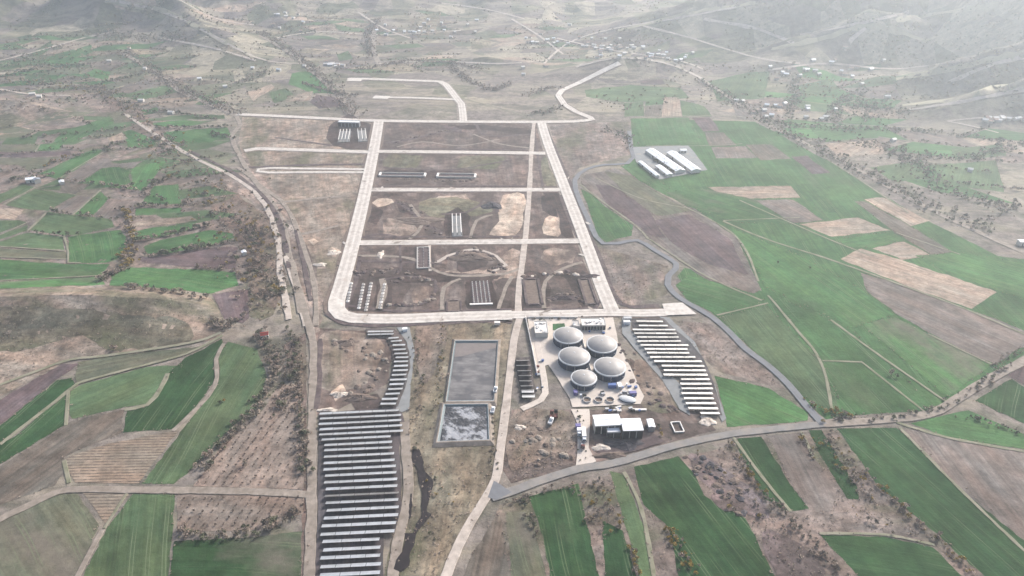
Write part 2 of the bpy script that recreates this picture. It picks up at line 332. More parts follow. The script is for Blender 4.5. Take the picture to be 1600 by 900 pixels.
# ---------------------------------------------------------------- mesh helpers
class MB:
    def __init__(s): s.v = []; s.f = []
    def add(s, vs, fs):
        o = len(s.v); s.v += [tuple(v) for v in vs]; s.f += [tuple(i + o for i in f) for f in fs]; return s
    def box(s, c, d, rz=0.0, taper=1.0):
        cs, sn = math.cos(rz), math.sin(rz); vs = []
        for k, z in enumerate((-1, 1)):
            t = 1.0 if k == 0 else taper
            for x, y in ((-1, -1), (1, -1), (1, 1), (-1, 1)):
                X, Y = x * d[0] / 2 * t, y * d[1] / 2 * t
                vs.append((c[0] + X * cs - Y * sn, c[1] + X * sn + Y * cs, c[2] + z * d[2] / 2))
        return s.add(vs, [(3, 2, 1, 0), (4, 5, 6, 7), (0, 1, 5, 4), (1, 2, 6, 5), (2, 3, 7, 6), (3, 0, 4, 7)])
    def bar(s, a, b, w, h=None):
        h = h or w; a = Vector(a); b = Vector(b); d = (b - a).normalized()
        up = Vector((0, 0, 1)) if abs(d.z) < 0.95 else Vector((1, 0, 0))
        x = d.cross(up).normalized() * w / 2; y = x.cross(d).normalized() * h / 2
        vs = [p + i * x + j * y for p in (a, b) for i, j in ((-1, -1), (1, -1), (1, 1), (-1, 1))]
        return s.add(vs, [(3, 2, 1, 0), (4, 5, 6, 7), (0, 1, 5, 4), (1, 2, 6, 5), (2, 3, 7, 6), (3, 0, 4, 7)])
    def prism(s, poly, z0, z1):
        n = len(poly); vs = [(x, y, z0) for x, y in poly] + [(x, y, z1) for x, y in poly]
        return s.add(vs, [tuple(range(n))[::-1], tuple(range(n, 2 * n))] + [(i, (i + 1) % n, (i + 1) % n + n, i + n) for i in range(n)])
    def lathe(s, prof, n=40, c=(0, 0, 0), cap=True, wob=None):
        vs = []; fs = []
        for k, (r, z) in enumerate(prof):
            for i in range(n):
                a = 2 * math.pi * i / n; rr = r * (wob(a, k) if wob else 1)
                vs.append((c[0] + rr * math.cos(a), c[1] + rr * math.sin(a), c[2] + z))
        for k in range(len(prof) - 1):
            for i in range(n):
                j = (i + 1) % n; fs.append((k * n + i, k * n + j, (k + 1) * n + j, (k + 1) * n + i))
        if cap: fs.append(tuple(range((len(prof) - 1) * n, len(prof) * n)))
        return s.add(vs, fs)
    def mesh(s, name):
        me = bpy.data.meshes.new(name); me.from_pydata(s.v, [], s.f); me.validate(); me.update(); return me
    def build(s, name, mat, parent=None, smooth=False):
        me = s.mesh(name); me.materials.append(MATS[mat])
        if smooth: me.polygons.foreach_set('use_smooth', [True] * len(me.polygons))
        return link(name, me, parent)
def link(name, me, parent=None):
    o = bpy.data.objects.new(name, me); COL.objects.link(o)
    if parent: o.parent = parent
    return o
def tag(o, label, cat, group=None):
    o['label'] = label; o['category'] = cat
    if group: o['group'] = group
    return o
def thing(name, label, cat, loc=(0, 0, 0), rz=0.0, group=None):
    o = bpy.data.objects.new(name, None); o.empty_display_size = 0.5; COL.objects.link(o)
    o.location = loc; o.rotation_euler = (0, 0, rz); return tag(o, label, cat, group)
def densify(pts, step, closed=True, smooth=False):
    out = []; n = len(pts); m = n if closed else n - 1
    for i in range(m):
        p0 = pts[(i - 1) % n] if (closed or i > 0) else pts[i]; p1 = pts[i]; p2 = pts[(i + 1) % n]
        p3 = pts[(i + 2) % n] if (closed or i + 2 < n) else p2
        k = max(1, int(math.hypot(p2[0] - p1[0], p2[1] - p1[1]) / step))
        for j in range(k):
            t = j / k
            if smooth:
                out.append(tuple(0.5 * (2 * p1[a] + (p2[a] - p0[a]) * t + (2 * p0[a] - 5 * p1[a] + 4 * p2[a] - p3[a]) * t * t + (3 * p1[a] - p0[a] - 3 * p2[a] + p3[a]) * t ** 3) for a in (0, 1)))
            else: out.append((p1[0] + (p2[0] - p1[0]) * t, p1[1] + (p2[1] - p1[1]) * t))
    if not closed: out.append(tuple(pts[-1]))
    return out
_layer = [0]
def drape(name, wpts, mat, color=None, off=0.1, ang=None, parent=None, kind='structure'):
    """a sheet of land cover laid on the terrain"""
    bm = bmesh.new()
    vs = [bm.verts.new((x, y, 0)) for x, y in wpts]
    try: bm.faces.new(vs)
    except ValueError: bm.free(); return None
    bmesh.ops.triangulate(bm, faces=bm.faces[:])
    xs = [p[0] for p in wpts]; ys = [p[1] for p in wpts]
    sx = np.linspace(min(xs), max(xs), 14); sy = np.linspace(min(ys), max(ys), 14)
    if float(hf(*np.meshgrid(sx, sy)).max()) > 0.05:
        st = 7.5
        for ax, lo, hi in ((0, min(xs), max(xs)), (1, min(ys), max(ys))):
            g0 = -1560 if ax == 0 else 200
            v = g0 + math.ceil((lo - g0) / st) * st
            while v < hi:
                co = (v, 0, 0) if ax == 0 else (0, v, 0); no = (1, 0, 0) if ax == 0 else (0, 1, 0)
                bmesh.ops.bisect_plane(bm, geom=bm.verts[:] + bm.edges[:] + bm.faces[:], plane_co=co, plane_no=no, dist=1e-4); v += st
    zz = hf([v.co.x for v in bm.verts], [v.co.y for v in bm.verts])
    for v, z in zip(bm.verts, zz): v.co.z = float(z) + off + (0.15 if z > 0.05 else 0)
    bmesh.ops.recalc_face_normals(bm, faces=bm.faces[:])
    me = bpy.data.meshes.new(name); bm.to_mesh(me); bm.free()
    if len(me.polygons) and sum(p.normal.z for p in me.polygons) < 0: me.flip_normals()
    me.materials.append(MATS[mat]); o = link(name, me, parent)
    if color: o.color = (*color, 1)
    if ang is None:
        best = max(range(len(wpts)), key=lambda i: 0)
        cc = np.cov(np.array(wpts).T); w, V = np.linalg.eigh(cc); d = V[:, 1]; ang = math.atan2(d[1], d[0])
    o['ang'] = float(-ang)
    if kind and not parent: o['kind'] = kind
    return o
def wpoly(px_pts, jit=1.0, step=10, seed=None, smooth=False):
    r = random.Random(seed if seed is not None else int(px_pts[0][0] * 7 + px_pts[0][1] * 13))
    P = densify(px_pts, step, True, smooth)
    return [G(x + r.uniform(-jit, jit), y + r.uniform(-jit, jit) * 0.5) for x, y in P]
PAL = dict(
    g1=(0.024, 0.058, 0.024), g2=(0.046, 0.108, 0.042), g3=(0.062, 0.102, 0.052), g4=(0.098, 0.108, 0.076), g5=(0.054, 0.130, 0.048),
    s1=(0.088, 0.070, 0.074), s2=(0.132, 0.119, 0.109), s3=(0.245, 0.208, 0.17), s4=(0.105, 0.096, 0.082),
    d1=(0.205, 0.176, 0.146), d2=(0.158, 0.136, 0.122), d3=(0.175, 0.158, 0.120), w1=(0.138, 0.114, 0.103), w2=(0.118, 0.096, 0.086))
NAMES = {'crop': 'green_field', 'crop_bare': 'patchy_field', 'soil': 'ploughed_field', 'stubble': 'stubble_field', 'rough': 'rough_ground', 'vines': 'vineyard_ground', 'sand': 'sand_patch', 'works': 'graded_ground'}
def field(col, pts, mat=None, layer=2, jit=1.5, ang=None, name=None, var=0.10, smooth=False):
    if mat is None: mat = {'g': 'crop', 's': 'soil', 'd': 'rough', 'w': 'works'}[col[0]] if col not in ('s3', 'g4') else ('stubble' if col == 's3' else 'crop_bare')
    _layer[0] += 1
    c = PAL[col] if isinstance(col, str) else col
    k = 1 + rnd.uniform(-var, var)
    return drape(name or NAMES[mat], wpoly(pts, jit, smooth=smooth), mat, tuple(a * k for a in c), 0.05 * layer + 0.0002 * _layer[0], ang)
def strip(name, pts, width, mat, off=0.55, smooth=True, thick=0.12, px=True, step=12, parent=None, kind='structure', wjit=0.0, lat=0.0):
    """road, track or ditch: a ribbon along a centre line, with a real edge"""
    P = densify(pts, step, False, smooth)
    W = [G(*p) for p in P] if px else P
    W2 = [W[0]]
    for p in W[1:]:
        if math.hypot(p[0] - W2[-1][0], p[1] - W2[-1][1]) > 0.8: W2.append(p)
    W = W2; n = len(W); vs = []; fs = []
    r = random.Random(int(W[0][0] * 3 + n))
    for i, (x, y) in enumerate(W):
        a = W[max(i - 1, 0)]; b = W[min(i + 1, n - 1)]; dx, dy = b[0] - a[0], b[1] - a[1]; l = math.hypot(dx, dy) or 1
        nx, ny = -dy / l, dx / l
        w = width if not isinstance(width, (tuple, list)) else width[0] + (width[1] - width[0]) * i / (n - 1)
        for s in (1, -1):
            ww = w / 2 * (1 + r.uniform(-wjit, wjit))
            X, Y = x + nx * (ww * s + lat), y + ny * (ww * s + lat); z = float(hf(X, Y)); z = z + off + (0.35 if z > 0.05 else 0)
            vs += [(X, Y, z), (X + nx * s * 0.25, Y + ny * s * 0.25, z - thick)]
    for i in range(n - 1):
        a = 4 * i; b = a + 4
        fs += [(a + 2, b + 2, b, a), (a, b, b + 1, a + 1), (a + 3, b + 3, b + 2, a + 2)]
    me = bpy.data.meshes.new(name); me.from_pydata(vs, [], fs); me.update(); me.materials.append(MATS[mat])
    o = link(name, me, parent)
    if kind and not parent: o['kind'] = kind
    return o
def rect(px4, z):
    """the upright rectangle whose top corners show at four photograph pixels"""
    P = [np.array(Gz(x, y, z)) for x, y in px4]
    c = sum(P) / 4; u = (P[1] - P[0]) + (P[2] - P[3]); v = (P[3] - P[0]) + (P[2] - P[1])
    lu, lv = np.linalg.norm(u) / 2, np.linalg.norm(v) / 2
    if lu >= lv: a = math.atan2(u[1], u[0]); ln = lu; n = np.array([-math.sin(a), math.cos(a)]); wd = abs(np.dot(v, n)) / 2
    else: a = math.atan2(v[1], v[0]); ln = lv; n = np.array([-math.sin(a), math.cos(a)]); wd = abs(np.dot(u, n)) / 2
    return c[0], c[1], a, ln, wd
# ================================================================ the land
nx_, ny_ = len(XS), len(YS)
tv = np.stack([GX, GY, HF], -1).reshape(-1, 3).astype(np.float32)
ii = np.arange(ny_ * nx_).reshape(ny_, nx_)
tq = np.stack([ii[:-1, :-1], ii[:-1, 1:], ii[1:, 1:], ii[1:, :-1]], -1).reshape(-1, 4)
def quad_mesh(name, V, Q, smooth=False):
    me = bpy.data.meshes.new(name); me.vertices.add(len(V)); me.vertices.foreach_set('co', np.ascontiguousarray(V, np.float32).ravel())
    k = Q.shape[1]; me.loops.add(Q.size); me.loops.foreach_set('vertex_index', np.ascontiguousarray(Q, np.int32).ravel())
    me.polygons.add(len(Q)); me.polygons.foreach_set('loop_start', np.arange(0, Q.size, k, dtype=np.int32))
    if smooth: me.polygons.foreach_set('use_smooth', np.ones(len(Q), bool))
    me.update(calc_edges=True); me.validate(); return me
tm = quad_mesh('terrain', tv, tq, True); tm.materials.append(MATS['land'])
link('terrain', tm)['kind'] = 'structure'

# ---- wide ground covers (lowest layer)
field('d1', [(380, 183), (590, 191), (565, 330), (545, 400), (512, 492), (478, 490), (455, 400), (430, 330), (395, 275), (372, 225)], 'rough', 1)
field('w1', [(520, 497), (528, 440), (560, 340), (600, 190), (845, 192), (880, 300), (945, 486), (800, 494), (600, 500)], 'works', 1, 0.4)
field('d2', [(855, 195), (985, 190), (990, 240), (905, 262), (890, 285), (905, 330), (930, 385), (1045, 415), (1042, 460), (985, 480), (955, 470), (905, 350)], 'rough', 1)
field('d3', [(640, 505), (800, 500), (790, 640), (775, 750), (690, 900), (600, 900), (640, 700)], 'rough', 1)
field('w2', [(490, 512), (620, 520), (605, 600), (520, 645), (490, 650)], 'works', 1)
field('w1', [(800, 640), (900, 640), (1090, 640), (1120, 672), (960, 715), (800, 755), (785, 735)], 'works', 1)
field('w2', [(985, 560), (1060, 600), (1090, 660), (1000, 655), (970, 600)], 'works', 1.2)
field('d2', [(1050, 500), (1110, 505), (1190, 565), (1225, 608), (1120, 580), (1100, 560)], 'rough', 1)
field('d2', [(780, 790), (1000, 728), (1200, 685), (1300, 670), (1560, 900), (740, 900)], 'rough', 1)
field('d2', [(0, 150), (140, 130), (230, 160), (330, 250), (420, 360), (440, 460), (400, 500), (330, 455), (0, 450)], 'rough', 1)
field('w2', [(440, 540), (478, 520), (484, 900), (470, 900), (476, 640)], 'rough', 1)
field('g2', [(985, 185), (1180, 190), (1300, 255), (1430, 335), (1560, 400), (1600, 405), (1660, 430), (1660, 520), (1590, 560), (1480, 632), (1290, 655), (1262, 630), (1190, 560), (1108, 485), (1058, 432), (1070, 418), (1190, 455), (1150, 370), (1060, 315), (1000, 285), (975, 258), (990, 240)], None, 1, 1)
field('d1', [(-60, 452), (120, 447), (240, 452), (330, 465), (352, 500), (340, 530), (200, 555), (110, 562), (0, 620), (-60, 640)], 'rough', 1)
field('d1', [(-40, 150), (60, 160), (125, 178), (128, 192), (70, 212), (-40, 216)], 'rough', 1.5)

field((0.115, 0.110, 0.084), [(-60, 482), (40, 480), (130, 484), (190, 490), (270, 498), (300, 515), (290, 535), (180, 548), (120, 525), (50, 545), (-60, 550)], 'rough', 1.6, 6, name='dark_ground', smooth=True)  # darker olive sheet over the near slope of the left hillock
field((0.088, 0.088, 0.062), [(-20, 185), (15, 180), (20, 200), (-20, 205)], 'rough', 1.8, 2, name='dark_ground', smooth=True)
field((0.135, 0.108, 0.092), [(150, 140), (200, 160), (250, 195), (300, 250), (360, 295), (410, 335), (436, 385), (440, 470), (410, 500), (392, 470), (385, 400), (340, 340), (290, 290), (245, 235), (190, 180)], 'rough', 1.55, 5, name='dark_ground', smooth=True)  # brown ground under the scrub of the river belt
field((0.20, 0.170, 0.148), [(225, 190), (300, 235), (368, 268), (380, 240), (400, 268), (450, 318), (488, 400), (506, 470), (500, 520), (478, 522), (458, 450), (437, 380), (410, 332), (360, 292), (300, 252), (230, 205)], 'works', 1.7, 3, name='bare_corridor')
# ---- fields, upper left
F = [
 ('g3', [(45, 86), (62, 76), (80, 64), (84, 72), (60, 89)]), ('g2', [(66, 95), (90, 84), (143, 71), (146, 82), (112, 92), (75, 98)]), ('g3', [(28, 58), (48, 54), (52, 62), (30, 66)]),
 ('g5', [(128, 116), (150, 108), (172, 112), (168, 126), (145, 122)]), ('g3', [(40, 115), (62, 111), (80, 122), (55, 130), (40, 126)]), ('g3', [(-20, 96), (38, 93), (40, 105), (-20, 112)]),
 ('s4', [(85, 126), (110, 117), (132, 122), (105, 130)]), ('g4', [(160, 134), (222, 118), (228, 124), (170, 140)]), ('s2', [(172, 141), (230, 125), (262, 132), (200, 146)]),
 ('g3', [(190, 150), (262, 133), (285, 142), (215, 158)]), ('d1', [(245, 160), (310, 158), (300, 166), (250, 170)]), ('g2', [(222, 172), (245, 168), (250, 174), (224, 180)]),
 ('g5', [(238, 192), (290, 188), (332, 190), (302, 196), (245, 198)]), ('g3', [(230, 186), (300, 178), (350, 180), (352, 185), (235, 189)]), ('g2', [(255, 206), (355, 199), (360, 211), (330, 222), (275, 226), (258, 216)]),
 ('g2', [(100, 206), (170, 182), (178, 192), (112, 224), (78, 225)]), ('g3', [(130, 181), (175, 184), (180, 190), (131, 188)]), ('g2', [(192, 206), (206, 202), (246, 222), (240, 230), (200, 230)]),
 ('s3', [(168, 216), (190, 207), (200, 217), (172, 222)]), ('g3', [(10, 215), (70, 213), (72, 224), (0, 228)]), ('s2', [(60, 214), (95, 207), (75, 224), (55, 224)]),
 ('g2', [(62, 226), (97, 225), (94, 234), (58, 236)]), ('s2', [(98, 226), (160, 225), (117, 236), (96, 235)]), ('g4', [(-20, 226), (60, 226), (54, 236), (-20, 238)]),
 ('s1', [(-20, 238), (60, 237), (110, 236), (112, 242), (40, 247), (-20, 244)]), ('g4', [(-20, 248), (95, 245), (72, 262), (45, 267), (30, 258), (-20, 256)]),
 ('g2', [(62, 272), (76, 265), (116, 245), (150, 232), (160, 235), (135, 255), (106, 272), (90, 280)]), ('s2', [(93, 281), (108, 273), (160, 248), (178, 247), (168, 258), (130, 282), (118, 287)]),
 ('g2', [(130, 283), (160, 263), (184, 261), (204, 268), (200, 277), (203, 284), (190, 295), (160, 292)]), ('g5', [(205, 263), (255, 251), (258, 255), (240, 276), (225, 299), (196, 295), (207, 283)]),
 ('s2', [(180, 257), (225, 251), (206, 263), (187, 260)]), ('g4', [(215, 243), (240, 235), (248, 248), (225, 250)]), ('s4', [(97, 283), (140, 289), (120, 303), (92, 299)]), ('g3', [(8, 320), (55, 295), (93, 301), (120, 305), (75, 329), (40, 327)]),
 ('g3', [(-20, 312), (35, 288), (55, 293), (0, 318), (-20, 325)]), ('s3', [(-20, 330), (10, 326), (38, 327), (22, 343), (-20, 342)]), ('s2', [(78, 331), (122, 305), (155, 310), (112, 335)]),
 ('g2', [(115, 335), (157, 298), (169, 311), (145, 338)]), ('s2', [(146, 340), (171, 313), (217, 317), (205, 330), (190, 341), (150, 342)]), ('g3', [(46, 360), (76, 331), (175, 343), (178, 355), (125, 367), (100, 368)]),
 ('g3', [(-20, 372), (42, 348), (30, 344), (-20, 344)]), ('g3', [(-20, 380), (-20, 374), (45, 351), (42, 361)]), ('g3', [(-20, 383), (45, 363), (97, 370), (102, 391), (-20, 384)]),
 ('g2', [(106, 370), (188, 359), (200, 375), (190, 400), (170, 411), (109, 411)]), ('g4', [(-20, 387), (102, 394), (106, 404), (-20, 402)]), ('g2', [(-20, 405), (108, 413), (171, 413), (158, 430), (-20, 440)]),
 ('g5', [(-20, 442), (158, 432), (165, 445), (-20, 452)]), ('g2', [(226, 311), (240, 291), (280, 288), (283, 320), (222, 318)]), ('g2', [(213, 326), (285, 325), (284, 334), (212, 337)]),
 ('d1', [(205, 352), (215, 346), (298, 338), (310, 345), (270, 350), (205, 355)]), ('g2', [(208, 362), (240, 355), (303, 350), (299, 358), (250, 371), (210, 375)]), ('g2', [(224, 386), (250, 376), (330, 359), (363, 365), (366, 371), (340, 381), (260, 397), (230, 397)]),
 ('s1', [(216, 402), (260, 401), (340, 386), (372, 386), (368, 421), (310, 419), (220, 410)]), ('g2', [(176, 431), (205, 418), (300, 421), (368, 426), (373, 447), (330, 459), (250, 450), (172, 447)]), ('s1', [(332, 461), (365, 455), (388, 452), (390, 498), (380, 505), (350, 498)]),
 # lower left
 ('s1', [(-30, 645), (0, 625), (97, 569), (128, 568), (90, 592), (0, 664), (-30, 682)]), ('g1', [(-30, 684), (0, 666), (90, 594), (112, 590), (117, 600), (30, 671), (-30, 712)]), ('g1', [(-30, 716), (32, 675), (104, 616), (102, 664), (60, 689), (0, 726), (-30, 742)]),
 ('g3', [(110, 611), (126, 602), (230, 573), (290, 571), (262, 585), (250, 608), (228, 631), (195, 637), (112, 655), (107, 648)]), ('g4', [(122, 566), (180, 556), (318, 541), (290, 556), (200, 579), (122, 600), (117, 590)]),
 ('g1', [(193, 676), (198, 641), (230, 634), (252, 607), (264, 583), (290, 560), (346, 530), (350, 540), (337, 560), (336, 590), (320, 619), (284, 659), (268, 671)]),
 ('g3', [(345, 546), (356, 534), (400, 545), (418, 590), (400, 640), (366, 664), (292, 740), (272, 756), (222, 756), (282, 675), (325, 622), (343, 595), (342, 562)]),
 ('s4', [(-30, 745), (0, 729), (70, 686), (110, 658), (194, 640), (190, 677), (130, 700), (100, 714), (102, 735), (85, 758), (-30, 800)]),
 ('g4', [(-30, 830), (80, 773), (120, 771), (155, 821), (115, 910), (-30, 910)]), ('g3', [(125, 910), (167, 825), (207, 772), (273, 772), (270, 830), (262, 910)]), ('g1', [(265, 910), (272, 846), (400, 839), (472, 830), (470, 910)]),
 # right plain
 ('g2', [(985, 186), (1076, 184), (1095, 225), (1010, 228)]), ('s1', [(1081, 184), (1110, 184), (1124, 205), (1100, 205)]), ('s4', [(1101, 206), (1130, 207), (1150, 227), (1108, 228)]), ('s2', [(1110, 230), (1163, 229), (1184, 247), (1120, 247)]),
 ('s4', [(1163, 226), (1206, 226), (1236, 249), (1190, 250)]), ('s1', [(1236, 245), (1260, 243), (1297, 270), (1270, 272)]), ('s3', [(1105, 293), (1235, 290), (1252, 309), (1150, 311)]), ('s2', [(1180, 313), (1240, 312), (1285, 344), (1240, 349)]),
 ('s3', [(1250, 350), (1340, 340), (1391, 360), (1300, 370)]), ('s3', [(1350, 312), (1380, 308), (1452, 345), (1425, 353)]), ('s4', [(1335, 314), (1350, 314), (1426, 355), (1488, 394), (1457, 399), (1400, 364)]),
 ('g5', [(1310, 373), (1392, 363), (1410, 375), (1370, 387), (1320, 385)]), ('s3', [(1363, 388), (1412, 377), (1457, 400), (1410, 406)]), ('s2', [(1345, 426), (1392, 441), (1558, 500), (1640, 532), (1592, 545), (1555, 569), (1520, 555), (1452, 520), (1400, 490), (1355, 455)]),
 ('g2', [(1040, 300), (1100, 295), (1180, 312), (1235, 350), (1150, 348), (1065, 318)]), ('g5', [(1142, 356), (1250, 400), (1345, 452), (1398, 492), (1330, 512), (1270, 482), (1200, 452)]), ('g2', [(1205, 462), (1262, 484), (1330, 516), (1465, 640), (1320, 650), (1290, 570)]),
 ('g5', [(1345, 506), (1400, 496), (1450, 522), (1550, 570), (1480, 620)]), ('g3', [(1125, 496), (1198, 477), (1285, 568), (1312, 640), (1292, 640), (1265, 625), (1190, 560)]), ('g5', [(1430, 400), (1500, 395), (1560, 405), (1640, 420), (1640, 480), (1560, 455), (1480, 425)]),
 ('g2', [(1055, 446), (1076, 429), (1120, 440), (1195, 470), (1120, 491), (1077, 472)]), ('g2', [(907, 295), (920, 301), (945, 323), (990, 352), (988, 369), (968, 372), (946, 379), (936, 370), (921, 331)]),
 ('s2', [(906, 286), (916, 273), (960, 263), (985, 273), (1060, 318), (1085, 326), (1150, 370), (1188, 452), (1178, 459), (1100, 435), (1015, 374), (992, 352), (945, 319)]),
 ('g4', [(945, 268), (985, 275), (1058, 319), (1088, 329), (1030, 338), (990, 318)]), ('s1', [(930, 288), (960, 292), (1015, 330), (1040, 372), (1016, 368), (992, 350), (950, 320)]), ('s1', [(1020, 345), (1075, 335), (1140, 372), (1170, 430), (1110, 415), (1050, 380)]),
 ('g2', [(970, 259), (1000, 262), (1053, 299), (1038, 297), (1000, 285)]), ('g5', [(1117, 587), (1200, 606), (1263, 645), (1262, 658), (1137, 667)]),
 ('g1', [(990, 730), (1060, 713), (1084, 740), (1100, 775), (1165, 810), (1215, 910), (1062, 910), (1046, 825), (1006, 790)]), ('g1', [(826, 776), (904, 756), (937, 910), (862, 910), (846, 830)]), ('g1', [(941, 813), (974, 830), (997, 910), (946, 910)]),
 ('g3', [(952, 736), (974, 741), (1009, 830), (1020, 910), (1002, 910)]), ('g1', [(1146, 686), (1190, 682), (1240, 765), (1264, 795), (1230, 800), (1195, 779)]), ('g1', [(1263, 673), (1284, 672), (1338, 760), (1343, 780), (1325, 780), (1286, 720)]),
 ('s2', [(1200, 681), (1249, 676), (1275, 720), (1309, 770), (1300, 799), (1275, 800), (1241, 765)]), ('g1', [(1308, 670), (1400, 668), (1430, 692), (1640, 880), (1640, 910), (1550, 910), (1500, 868), (1440, 813), (1372, 760)]),
 ('s2', [(1406, 670), (1450, 673), (1640, 714), (1640, 876), (1500, 765)]), ('g1', [(1281, 836), (1380, 839), (1458, 855), (1512, 910), (1350, 910)]), ('g2', [(1422, 661), (1512, 641), (1640, 695), (1640, 708), (1480, 684)]),
 ('g1', [(1522, 626), (1580, 592), (1640, 630), (1640, 680)]), ('s1', [(1574, 586), (1640, 548), (1640, 625)]), ('g4', [(790, 800), (820, 800), (845, 860), (855, 910), (800, 910)]), ('s4', [(735, 870), (780, 800), (800, 910), (722, 910)]),
 # beyond the estate
 ('g3', [(912, 141), (985, 133), (1064, 138), (1078, 154), (980, 160), (915, 152)]), ('g3', [(976, 161), (1005, 159), (1005, 181), (975, 182)]), ('s4', [(1007, 166), (1035, 164), (1033, 181), (1008, 182)]), ('g2', [(1008, 158), (1036, 156), (1036, 163), (1008, 165)]),
 ('s3', [(1037, 152), (1060, 152), (1065, 182), (1034, 182)]), ('g3', [(1063, 156), (1100, 166), (1112, 182), (1068, 182)]), ('s1', [(1000, 126), (1035, 124), (1040, 132), (1000, 133)]), ('g3', [(1105, 128), (1170, 113), (1202, 112), (1195, 154), (1122, 158)]),
 ('g3', [(1250, 133), (1300, 122), (1312, 139), (1256, 154)]), ('g2', [(1265, 201), (1368, 199), (1374, 215), (1290, 222)]), ('s3', [(1290, 225), (1370, 218), (1385, 240), (1310, 246)]), ('g3', [(1452, 258), (1555, 251), (1570, 300), (1475, 290)]),
 ('g3', [(1488, 232), (1565, 225), (1572, 244), (1492, 249)]), ('g3', [(1360, 262), (1440, 250), (1452, 275), (1400, 285)]), ('s2', [(1142, 161), (1200, 166), (1232, 189), (1152, 187)]), ('g5', [(455, 114), (480, 112), (520, 135), (535, 148), (490, 145), (450, 132)]),
 ('g3', [(420, 145), (448, 138), (460, 150), (430, 162)]), ('d1', [(450, 150), (490, 142), (482, 158), (445, 160)]), ('s1', [(483, 160), (495, 148), (540, 155), (545, 165), (500, 170)]), ('g3', [(525, 85), (545, 80), (552, 92), (530, 96)]),
 ('s3', [(385, 145), (425, 132), (430, 136), (395, 158)]), ('d3', [(640, 30), (690, 17), (680, 48), (640, 48)]), ('d3', [(735, 60), (765, 64), (768, 75), (738, 78)]), ('d3', [(168, 2), (220, 10), (262, 20), (262, 25), (205, 18)]), ('d3', [(330, 60), (400, 90), (400, 97), (350, 86)]),
 ('d3', [(1410, 170), (1450, 165), (1520, 152), (1600, 138), (1600, 146), (1520, 160), (1450, 174), (1415, 175)]), ('g3', [(1330, 105), (1375, 100), (1378, 108), (1335, 112)]),
 ('s1', [(595, 222), (640, 210), (668, 196), (700, 196), (720, 200), (722, 208), (690, 206), (660, 214), (620, 225)]),
]
for c, pts in F:
    m = None
    if c in ('g2', 'g5', 'g1') and rnd.random() < 0.10: m = 'crop_bare'
    field(c, pts, m)
field('s3', [(1312, 405), (1345, 389), (1395, 402), (1480, 430), (1557, 456), (1518, 483), (1425, 450)], 'stubble')
field((0.20, 0.172, 0.138), [(100, 723), (110, 713), (170, 693), (270, 674), (279, 673), (216, 755), (118, 755)], 'vines', ang=0.03)
field((0.20, 0.172, 0.138), [(129, 769), (204, 768), (166, 818)], 'vines', ang=0.03)
OR1 = [(302, 760), (365, 672), (410, 642), (436, 600), (470, 606), (476, 765)]; OR2 = [(277, 772), (476, 776), (474, 802), (400, 828), (277, 832)]
field((0.185, 0.156, 0.134), OR1, 'sand'); field((0.178, 0.150, 0.128), OR2, 'sand')
# small plots on the far slopes (each one a field on the land)
def auto_fields(seed, region, cw, ch, ang, pal, fill, jit=0.18):
    r = random.Random(seed); C = [G(*p) for p in region]
    cx = sum(p[0] for p in C) / len(C); cy = sum(p[1] for p in C) / len(C); ca, sa = math.cos(ang), math.sin(ang)
    rad = max(math.hypot(p[0] - cx, p[1] - cy) for p in C); nx, ny = int(rad / cw) + 1, int(rad / ch) + 1
    J = {}
    def node(i, j):
        if (i, j) not in J: J[(i, j)] = ((i + 0.5 * (j % 2) + r.uniform(-jit, jit)) * cw, (j + r.uniform(-jit, jit)) * ch)
        a, b = J[(i, j)]; return cx + a * ca - b * sa, cy + a * sa + b * ca
    def inside(x, y):
        c = False; n = len(C)
        for k in range(n):
            x0, y0 = C[k]; x1, y1 = C[(k + 1) % n]
            if (y0 > y) != (y1 > y) and x < (x1 - x0) * (y - y0) / (y1 - y0) + x0: c = not c
        return c
    for i in range(-nx, nx):
        for j in range(-ny, ny):
            q = [node(i, j), node(i + 1, j), node(i + 1, j + 1) if j % 2 else node(i + 1, j + 1), node(i, j + 1)]
            mx = sum(p[0] for p in q) / 4; my = sum(p[1] for p in q) / 4
            if not inside(mx, my): continue
            if r.random() < 0.4: HEDGES_W.append(([q[0], q[1]], r.uniform(0.5, 1.0)))
            if r.random() < 0.25: HEDGES_W.append(([q[1], q[2]], r.uniform(0.4, 0.9)))
            if r.random() > fill: continue
            k = r.choice(pal); mat = {'g': 'crop', 's': 'soil', 'd': 'rough'}[k[0]] if k != 's3' else 'stubble'
            q = [(mx + (x - mx) * 0.94, my + (y - my) * 0.94) for x, y in q]
            kk = r.uniform(0.85, 1.15); _layer[0] += 1
            drape(NAMES[mat], densify(q, 15), mat, tuple(a * kk for a in PAL[k]), 0.06 + 0.00008 * _layer[0])
HEDGES_W = []
auto_fields(1, [(-20, 60), (120, 45), (250, 75), (330, 110), (370, 170), (200, 160), (-20, 135)], 58, 30, 0.35, ['g3', 'g4', 's2', 'd1', 'g2', 'g3', 'g4', 's4', 'd3'], 0.9)
auto_fields(2, [(430, 20), (700, 15), (740, 60), (700, 110), (560, 115), (470, 85)], 60, 30, 0.1, ['g4', 's2', 'd1', 's3', 's4', 'd3', 'g3'], 0.7)
auto_fields(3, [(1130, 160), (1280, 100), (1400, 110), (1430, 180), (1600, 215), (1600, 370), (1480, 330), (1330, 250)], 75, 45, -0.4, ['g3', 'g2', 'g2', 's2', 'd2', 's3', 'g5'], 0.75)
auto_fields(4, [(740, 30), (1000, 40), (1100, 95), (960, 88), (850, 105), (760, 85)], 55, 28, 0.15, ['g4', 's2', 'd1', 's3', 's4', 's3', 'g3'], 0.7)
